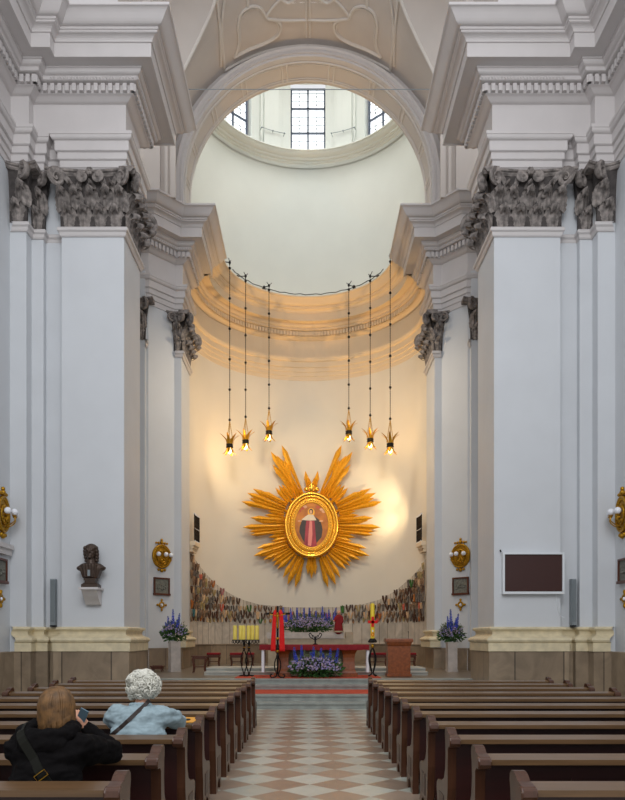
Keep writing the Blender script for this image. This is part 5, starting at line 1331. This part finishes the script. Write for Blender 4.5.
# rear table of stone with flowers, figure
YR = 27.2
x0, x1 = (268-VX)*YR/FPX, (346-VX)*YR/FPX
t = thing('stone_shelf', 'long pale stone shelf block behind the altar carrying flowers', 'shelf', ((x0+x1)/2, YR+.3, .56))
b = MB(); b.box(x0, x1, YR, YR+.9, .56, hgt(638.5, YR)); mk('lower_block', b, M_stone2, t)
b = MB(); b.box(x0-.05, x1-.1, YR-.05, YR+.9, hgt(638.5, YR), hgt(632.3, YR)); mk('upper_slab', b, M_marble, t)
b = MB(); b.box(x1, x1+.28, YR+.1, YR+.9, .56, hgt(632, YR)); mk('side_block', b, M_stone2, t)
zr = hgt(632.3, YR); cxx = (309-VX)*YR/FPX
bouquet('rear_flowers', 'long bed of lilac and blue flowers on the stone shelf behind the altar', 'flowers', (cxx, YR+.4, zr+.02), .96, .78,
        sp([(283,607.5,0),(290.5,608,1),(297,608,0),(304,608,0),(309.5,608,0),(322.5,606.5,0),(329,609.5,0),(336,608,-3),(286,613,0),(300,613,0),(316,611,0),(326,613,0)], YR+.3, cxx, zr), 1200, 420, 8, sr=.055)
# small red robed figure beside them
c = P(338.5, 632.3, YR+.0); t = thing('statuette', 'small statue in a dark red robe beside the rear flowers', 'statue', (c.x, c.y, zr))
b = MB(); limb(b, [(c.x,c.y,zr+.08),(c.x,c.y,zr+.3),(c.x+.02,c.y,zr+.55)], [.17,.15,.13]); limb(b, [(c.x-.09,c.y-.02,zr+.55),(c.x-.17,c.y-.1,zr+.42)], [.06,.04]); limb(b, [(c.x+.12,c.y,zr+.55),(c.x+.13,c.y-.1,zr+.36)], [.065,.04]); baked('robe', b, .018, M_redcloth, t, 2)
b = MB(); b.ball((c.x+.01,c.y-.02,zr+.74), (.065,.075,.09), 10, 8); limb(b, [(c.x+.01,c.y,zr+.55),(c.x+.01,c.y-.01,zr+.7)], [.05,.04]); b.ball((c.x-.18,c.y-.13,zr+.42), (.035,.03,.03), 8, 6); baked('head_and_hands', b, .012, M_skin, t, 1)
b = MB(); b.lathe((c.x,c.y,zr), [(.2,0),(.2,.04),(.14,.06),(.14,.1)], 12); mk('foot', b, M_stone2, t)
# processional cross with red stole
Yc = 18.72; X0 = (277.6-VX)*Yc/FPX; zt_ = hgt(606, Yc); za = hgt(613.7, Yc)
t = thing('standing_cross', 'tall black iron processional cross on a curled foot beside the altar', 'cross', (X0, Yc, PL))
b = MB(); b.box(X0-.028, X0+.028, Yc-.015, Yc+.015, PL+.95, zt_); b.box((266-VX)*Yc/FPX, (290-VX)*Yc/FPX, Yc-.015, Yc+.015, za-.028, za+.028); mk('cross_arms', b, M_iron, t)
b = MB()
for x, z in ((X0, za-.03),): limb(b, [(x,Yc-.05,z-.02),(x,Yc-.05,z-.32)], [.035,.022]); b.ball((x,Yc-.06,z+.03), .035, 8, 6); limb(b, [(x-.2,Yc-.04,z+.02),(x,Yc-.05,z-.04),(x+.2,Yc-.04,z+.02)], [.014,.02,.014])
baked('figure_on_cross', b, .009, M_brass, t, 1)
b = MB(); b.lathe((X0,Yc,PL), [(.02,.1),(.022,.5),(.03,.52),(.045,.56),(.03,.6),(.025,.7),(.05,.74),(.03,.78),(.025,.98)], 10); mk('pole', b, M_iron, t, smooth=True)
b = MB(); b.lathe((X0,Yc,PL+.66), [(.03,0),(.045,.02),(.045,.05),(.03,.07)], 10); b.lathe((X0,Yc,PL+.98), [(.03,0),(.05,.03),(.03,.07)], 10); b.ball((X0,Yc-.03,za-.35), .03, 8, 6); mk('brass_knot', b, M_brass, t)
for s in (-1, 1):
    b = MB(); b.tube(smoothline([(X0,Yc,PL+.58),(X0+s*.07,Yc,PL+.42),(X0+s*.075,Yc,PL+.25),(X0+s*.02,Yc,PL+.08),(X0+s*.09,Yc-.05,PL+.02),(X0+s*.17,Yc-.06,PL+.03),(X0+s*.18,Yc-.06,PL+.09),(X0+s*.13,Yc-.06,PL+.09)], 5), .017, 6); mk('curled_foot', b, M_iron, t)
for s, nm, p0, p1, q0, q1 in ((-1,'left',273.5,276.4,271.0,275.4),(1,'right',278.9,282.2,279.8,284.9)):
    b = MB(); n = 14; yb = 651.3
    for i in range(n+1):
        f = i/n; py = 611.5+(yb-611.5)*f; l = ((p0+(q0-p0)*f**.6)-VX)*Yc/FPX; r = ((p1+(q1-p1)*f**.6)-VX)*Yc/FPX; z = hgt(py, Yc)
        for k in range(5): g = k/4; b.v.append(Vector((l+(r-l)*g, Yc-.06-.02*math.sin(g*PI*2+f*2)-(0 if i else -.05), z+(.05*math.sin(PI*g) if i == 0 else 0))))
    for i in range(n):
        for k in range(4): p = i*5+k; b.f.append((p,p+1,p+6,p+5))
    o = mk('red_stole', b, M_stole, smooth=True); md = o.modifiers.new('s','SOLIDIFY'); md.thickness = .012
    tag(o, '%s half of the bright red cloth draped over the iron cross' % nm, 'cloth')
# paschal candle
Yp = 19.2; X0 = (372.5-VX)*Yp/FPX; zb, ztp = hgt(639.5, Yp), hgt(603.5, Yp)
t = thing('candle_stand', 'black wrought iron stand under the tall paschal candle', 'candle stand', (X0, Yp, PL))
b = MB(); b.lathe((X0,Yp,zb-.09), [(.03,0),(.09,.03),(.10,.06),(.085,.10),(.06,.12)], 12)
for i in range(6): a = i*PI/3; b.ball((X0+.085*math.cos(a), Yp+.085*math.sin(a), zb-.05), .035, 8, 6)
mk('drip_pan', b, M_iron, t, smooth=True)
b = MB(); b.lathe((X0,Yp,zb-.24), [(.02,0),(.035,.03),(.055,.06),(.035,.09),(.03,.13)], 10); mk('knop', b, M_brass, t, smooth=True)
for i in range(4):
    a = i*PI/2+.5; d = Vector((math.cos(a), math.sin(a), 0)); b = MB()
    b.tube(smoothline([Vector((X0,Yp,zb-.2)), Vector((X0,Yp,0))+d*.07+Vector((0,0,zb-.33)), Vector((X0,Yp,0))+d*.115+Vector((0,0,zb-.5)), Vector((X0,Yp,0))+d*.08+Vector((0,0,PL+.28)), Vector((X0,Yp,0))+d*.03+Vector((0,0,PL+.1)), Vector((X0,Yp,0))+d*.14+Vector((0,0,PL+.03))], 5), .016, 6); mk('curved_leg', b, M_iron, t)
t = thing('paschal_candle', 'tall yellow candle marked with a red cross, right of the altar', 'candle', (X0, Yp, zb))
b = MB(); b.lathe((X0,Yp,zb), [(.054,0),(.056,.01),(.054,ztp-zb-.02),(.045,ztp-zb),(.01,ztp-zb-.005)], 18); b.tube([(X0,Yp,ztp-.01),(X0,Yp,ztp+.03)], .004, 4); mk('wax', b, M_wax2, t, autos=40)
zc = hgt(622, Yp); b = MB(); b.box(X0-.1, X0+.1, Yp-.068, Yp-.054, zc-.035, zc+.035); b.box(X0-.035, X0+.035, Yp-.068, Yp-.054, zc-.13, zc+.14)
for s in (-1, 1): b.ball((X0+s*.1,Yp-.06,zc), (.03,.012,.045), 8, 6)
b.tube([(X0+.03*math.cos(q*PI/5), Yp-.062, hgt(634.5,Yp)+.045*math.sin(q*PI/5)) for q in range(10)], .009, 5, closed=True); mk('red_cross_mark', b, M_stole, t)
b = MB(); b.ball((X0,Yp-.055,hgt(631,Yp)), (.02,.008,.03), 8, 6); mk('white_seal', b, M_white, t)
# candle rack left
Yk = 19.6; cpx = [235,240.6,243.6,248.6,252.5,257.0]; zs = hgt(639.3, Yk); xm = (246.3-VX)*Yk/FPX
t = thing('candle_rack', 'black iron rack on curved double stems holding six yellow candles', 'candle stand', (xm, Yk, PL))
b = MB(); b.box((232.5-VX)*Yk/FPX, (259.5-VX)*Yk/FPX, Yk-.06, Yk+.06, zs-.035, zs-.008); mk('tray', b, M_iron, t)
b = MB()
for i in range(9):
    x = (233+26*i/8-VX)*Yk/FPX; b.tube([(x+.028*math.cos(q*PI/4+1), Yk-.05, zs-.07+.028*math.sin(q*PI/4+1)) for q in range(8)], .009, 5, closed=True)
    if i < 8: b.tube(smoothline([(x,Yk-.05,zs-.04),(x+.045,Yk-.05,zs-.115),(x+.09,Yk-.05,zs-.04)], 4), .009, 5)
mk('scroll_border', b, M_iron, t)
for px in (244, 249):
    x = (px-VX)*Yk/FPX; b = MB(); b.lathe((x,Yk,zs-.28), [(.02,0),(.035,.03),(.02,.06),(.02,.12),(.04,.16),(.02,.2),(.02,.26)], 10); mk('stem', b, M_iron, t, smooth=True)
    b = MB(); b.lathe((x,Yk,zs-.24), [(.02,0),(.04,.02),(.02,.04)], 10); mk('brass_ring', b, M_brass, t)
    for s in (-1, 1):
        b = MB(); b.tube(smoothline([(x,Yk,zs-.27),(x+s*.045,Yk,zs-.38),(x+s*.085,Yk,zs-.55),(x+s*.06,Yk,PL+.25),(x+s*.012,Yk,PL+.08),(x+s*.02,Yk,PL+.01)], 5), .016, 6); mk('curved_bar', b, M_iron, t)
    b = MB(); b.tube([(x-.12,Yk-.1,PL+.012),(x,Yk,PL+.03),(x+.12,Yk+.1,PL+.012)], .015, 5); b.tube([(x-.1,Yk+.12,PL+.012),(x,Yk,PL+.03),(x+.1,Yk-.12,PL+.012)], .015, 5); mk('foot', b, M_iron, t)
names = ['leftmost','second from the left','third from the left','fourth from the left','fifth from the left','rightmost']
first = None
for i, px in enumerate(cpx):
    x = (px-VX)*Yk/FPX; yy = Yk+(.035 if i in (1,4) else 0); hh = hgt(625.2, Yk)-zs
    if first is None:
        b = MB(); b.lathe((x,yy,zs-.008), [(.052,0),(.053,.01),(.052,hh-.01),(.045,hh),(.02,hh-.008)], 16); b.tube([(x,yy,zs+hh-.02),(x,yy,zs+hh+.02)], .003, 4); o = first = mk('pillar_candle', b, M_wax, autos=40)
    else:
        o = first.copy(); COL.objects.link(o); o.location = (x, yy, zs-.008)
    tag(o, '%s of the six thick yellow candles on the iron rack' % names[i], 'candle', 'candles on the rack')
# lectern
Yl = 19.4; lx0, lx1 = (388-VX)*Yl/FPX, (410.5-VX)*Yl/FPX; zl = hgt(638.5, Yl)
t = thing('lectern', 'solid red brown stone lectern with a flared top right of the altar', 'lectern', ((lx0+lx1)/2, Yl+.2, PL))
b = MB(); b.box(lx0, lx1, Yl, Yl+.45, PL, zl-.2); b.box(lx0-.03, lx1+.03, Yl-.03, Yl+.48, PL, PL+.07); mk('body', b, M_redst, t)
b = MB(); cx_ = (lx0+lx1)/2; w = lx1-lx0
for (w0,z0_,w1,z1_) in ((w+.0,zl-.2,w+.04,zl-.17),(w+.02,zl-.17,w+.09,zl-.09),(w+.13,zl-.09,w+.13,zl-.03),(w+.11,zl-.03,w+.10,zl+.0)): b.frustum((cx_,Yl+.225), w0, w0-.12, z0_, w1, w1-.12, z1_)
mk('flared_top', b, M_redst, t)
b = MB(); mx = (409-VX)*Yl/FPX; b.tube([(mx,Yl+.1,zl),(mx,Yl+.1,zl+.14),(mx-.01,Yl+.08,zl+.17)], .006, 5); b.ball((mx-.01,Yl+.07,zl+.18), .014, 8, 6); tag(mk('microphone', b, M_iron), 'thin black microphone rising from the lectern top', 'microphone')
# flower pedestals with bouquets
for nm, x0, x1, Yv, rot, zt_px, tips in (('left',167.8,181,22.5,R(28),641,[(173.5,609,0),(179.5,613,-3),(168,616,2),(171,620,1),(178,619,-1),(165.5,622,4)]),('right',446.4,456.6,22.5,R(4),642,[(450,609,1),(457.5,613.5,-3),(446.5,616,3),(451,621,0),(455.5,618,-2)])):
    xc = ((x0+x1)/2-VX)*Yv/FPX; wd = (x1-x0)*Yv/FPX; w = wd/(math.cos(rot)+math.sin(rot)); zt2 = hgt(zt_px, Yv)
    t = thing('flower_pedestal', 'tall square pale marble pedestal carrying flowers at the %s apse pilaster' % nm, 'pedestal', (xc, Yv, .56))
    b = MB(); b.frustum((xc,Yv), w, w, .56, w*.98, w*.98, zt2-.05, rot); mk('shaft', b, M_marble, t)
    b = MB(); b.frustum((xc,Yv), w*1.06, w*1.06, zt2-.05, w*1.06, w*1.06, zt2, rot); mk('cap', b, M_marble, t)
    b = MB(); b.frustum((xc,Yv), w*1.1, w*1.1, .56, w*1.1, w*1.1, .62, rot); mk('foot', b, M_marble, t)
    bouquet('flower_arrangement', 'cone shaped blue and lilac flowers on the %s marble pedestal' % nm, 'flowers', (xc, Yv, zt2), .40, .72, sp(tips, Yv, xc, zt2), 420, 130, 21+len(nm), sr=.05)
# stools, benches
def stool(x, y, z, w, d, h, label, cushion=False, name='stool', group=None):
    t = thing(name, label, 'bench' if cushion else 'stool', (x, y, z), group)
    b = MB(); b.box(x-w/2, x+w/2, y-d/2, y+d/2, z+h-.05, z+h-.02); b.box(x-w/2+.03, x+w/2-.03, y-d/2+.03, y+d/2-.03, z+h-.12, z+h-.05); mk('seat', b, M_wood, t)
    for sx in (-1, 1):
        for sy in (-1, 1):
            b = MB(); px_, py_ = x+sx*(w/2-.05), y+sy*(d/2-.05); b.tube(smoothline([(px_,py_,z+h-.06),(px_+sx*.012,py_,z+h*.7),(px_-sx*.015,py_,z+h*.3),(px_+sx*.01,py_,z)], 4), [.026]*5+[.02]*5+[.017]*3, 6); mk('leg', b, M_wood, t)
    b = MB(); b.box(x-w/2+.05, x+w/2-.05, y-.015, y+.015, z+.16, z+.19); mk('stretcher', b, M_wood, t)
    if cushion:
        b = MB(); b.box(x-w/2+.01, x+w/2-.01, y-d/2, y+d/2, z+h-.02, z+h+.06); o = mk('cushion', b, M_redcloth, t, smooth=False); md = o.modifiers.new('b','BEVEL'); md.width = .025; md.segments = 3
    return t
stool((199.6-VX)*21.8/FPX, 21.8, .56, .45, .34, hgt(655.7, 21.8)-.56+.02, 'dark wooden stool between the left flower pedestal and the benches')
stool((157.5-VX)*22.6/FPX, 22.6, .56, .40, .34, .12+hgt(669, 22.6)-.56, 'low dark wooden stool left of the left flower pedestal')
Yb = 26.5
for a, bb, Y_, lab in ((207,220.5,26.9,'red cushioned bench at the far left along the apse wall'),(230,243.5,26.5,'red cushioned bench behind the candle rack, left one'),(246.5,254.5,26.6,'red cushioned seat right behind the candle rack'),(368,387.5,26.4,'red cushioned bench between the tall candle and the lectern'),(405,416,26.6,'red cushioned seat half hidden behind the lectern')):
    stool(((a+bb)/2-VX)*Y_/FPX, Y_, .56, (bb-a)*Y_/FPX, .4, hgt(653.2, Y_)-.56-.04, lab, True, 'bench', 'red cushioned benches')
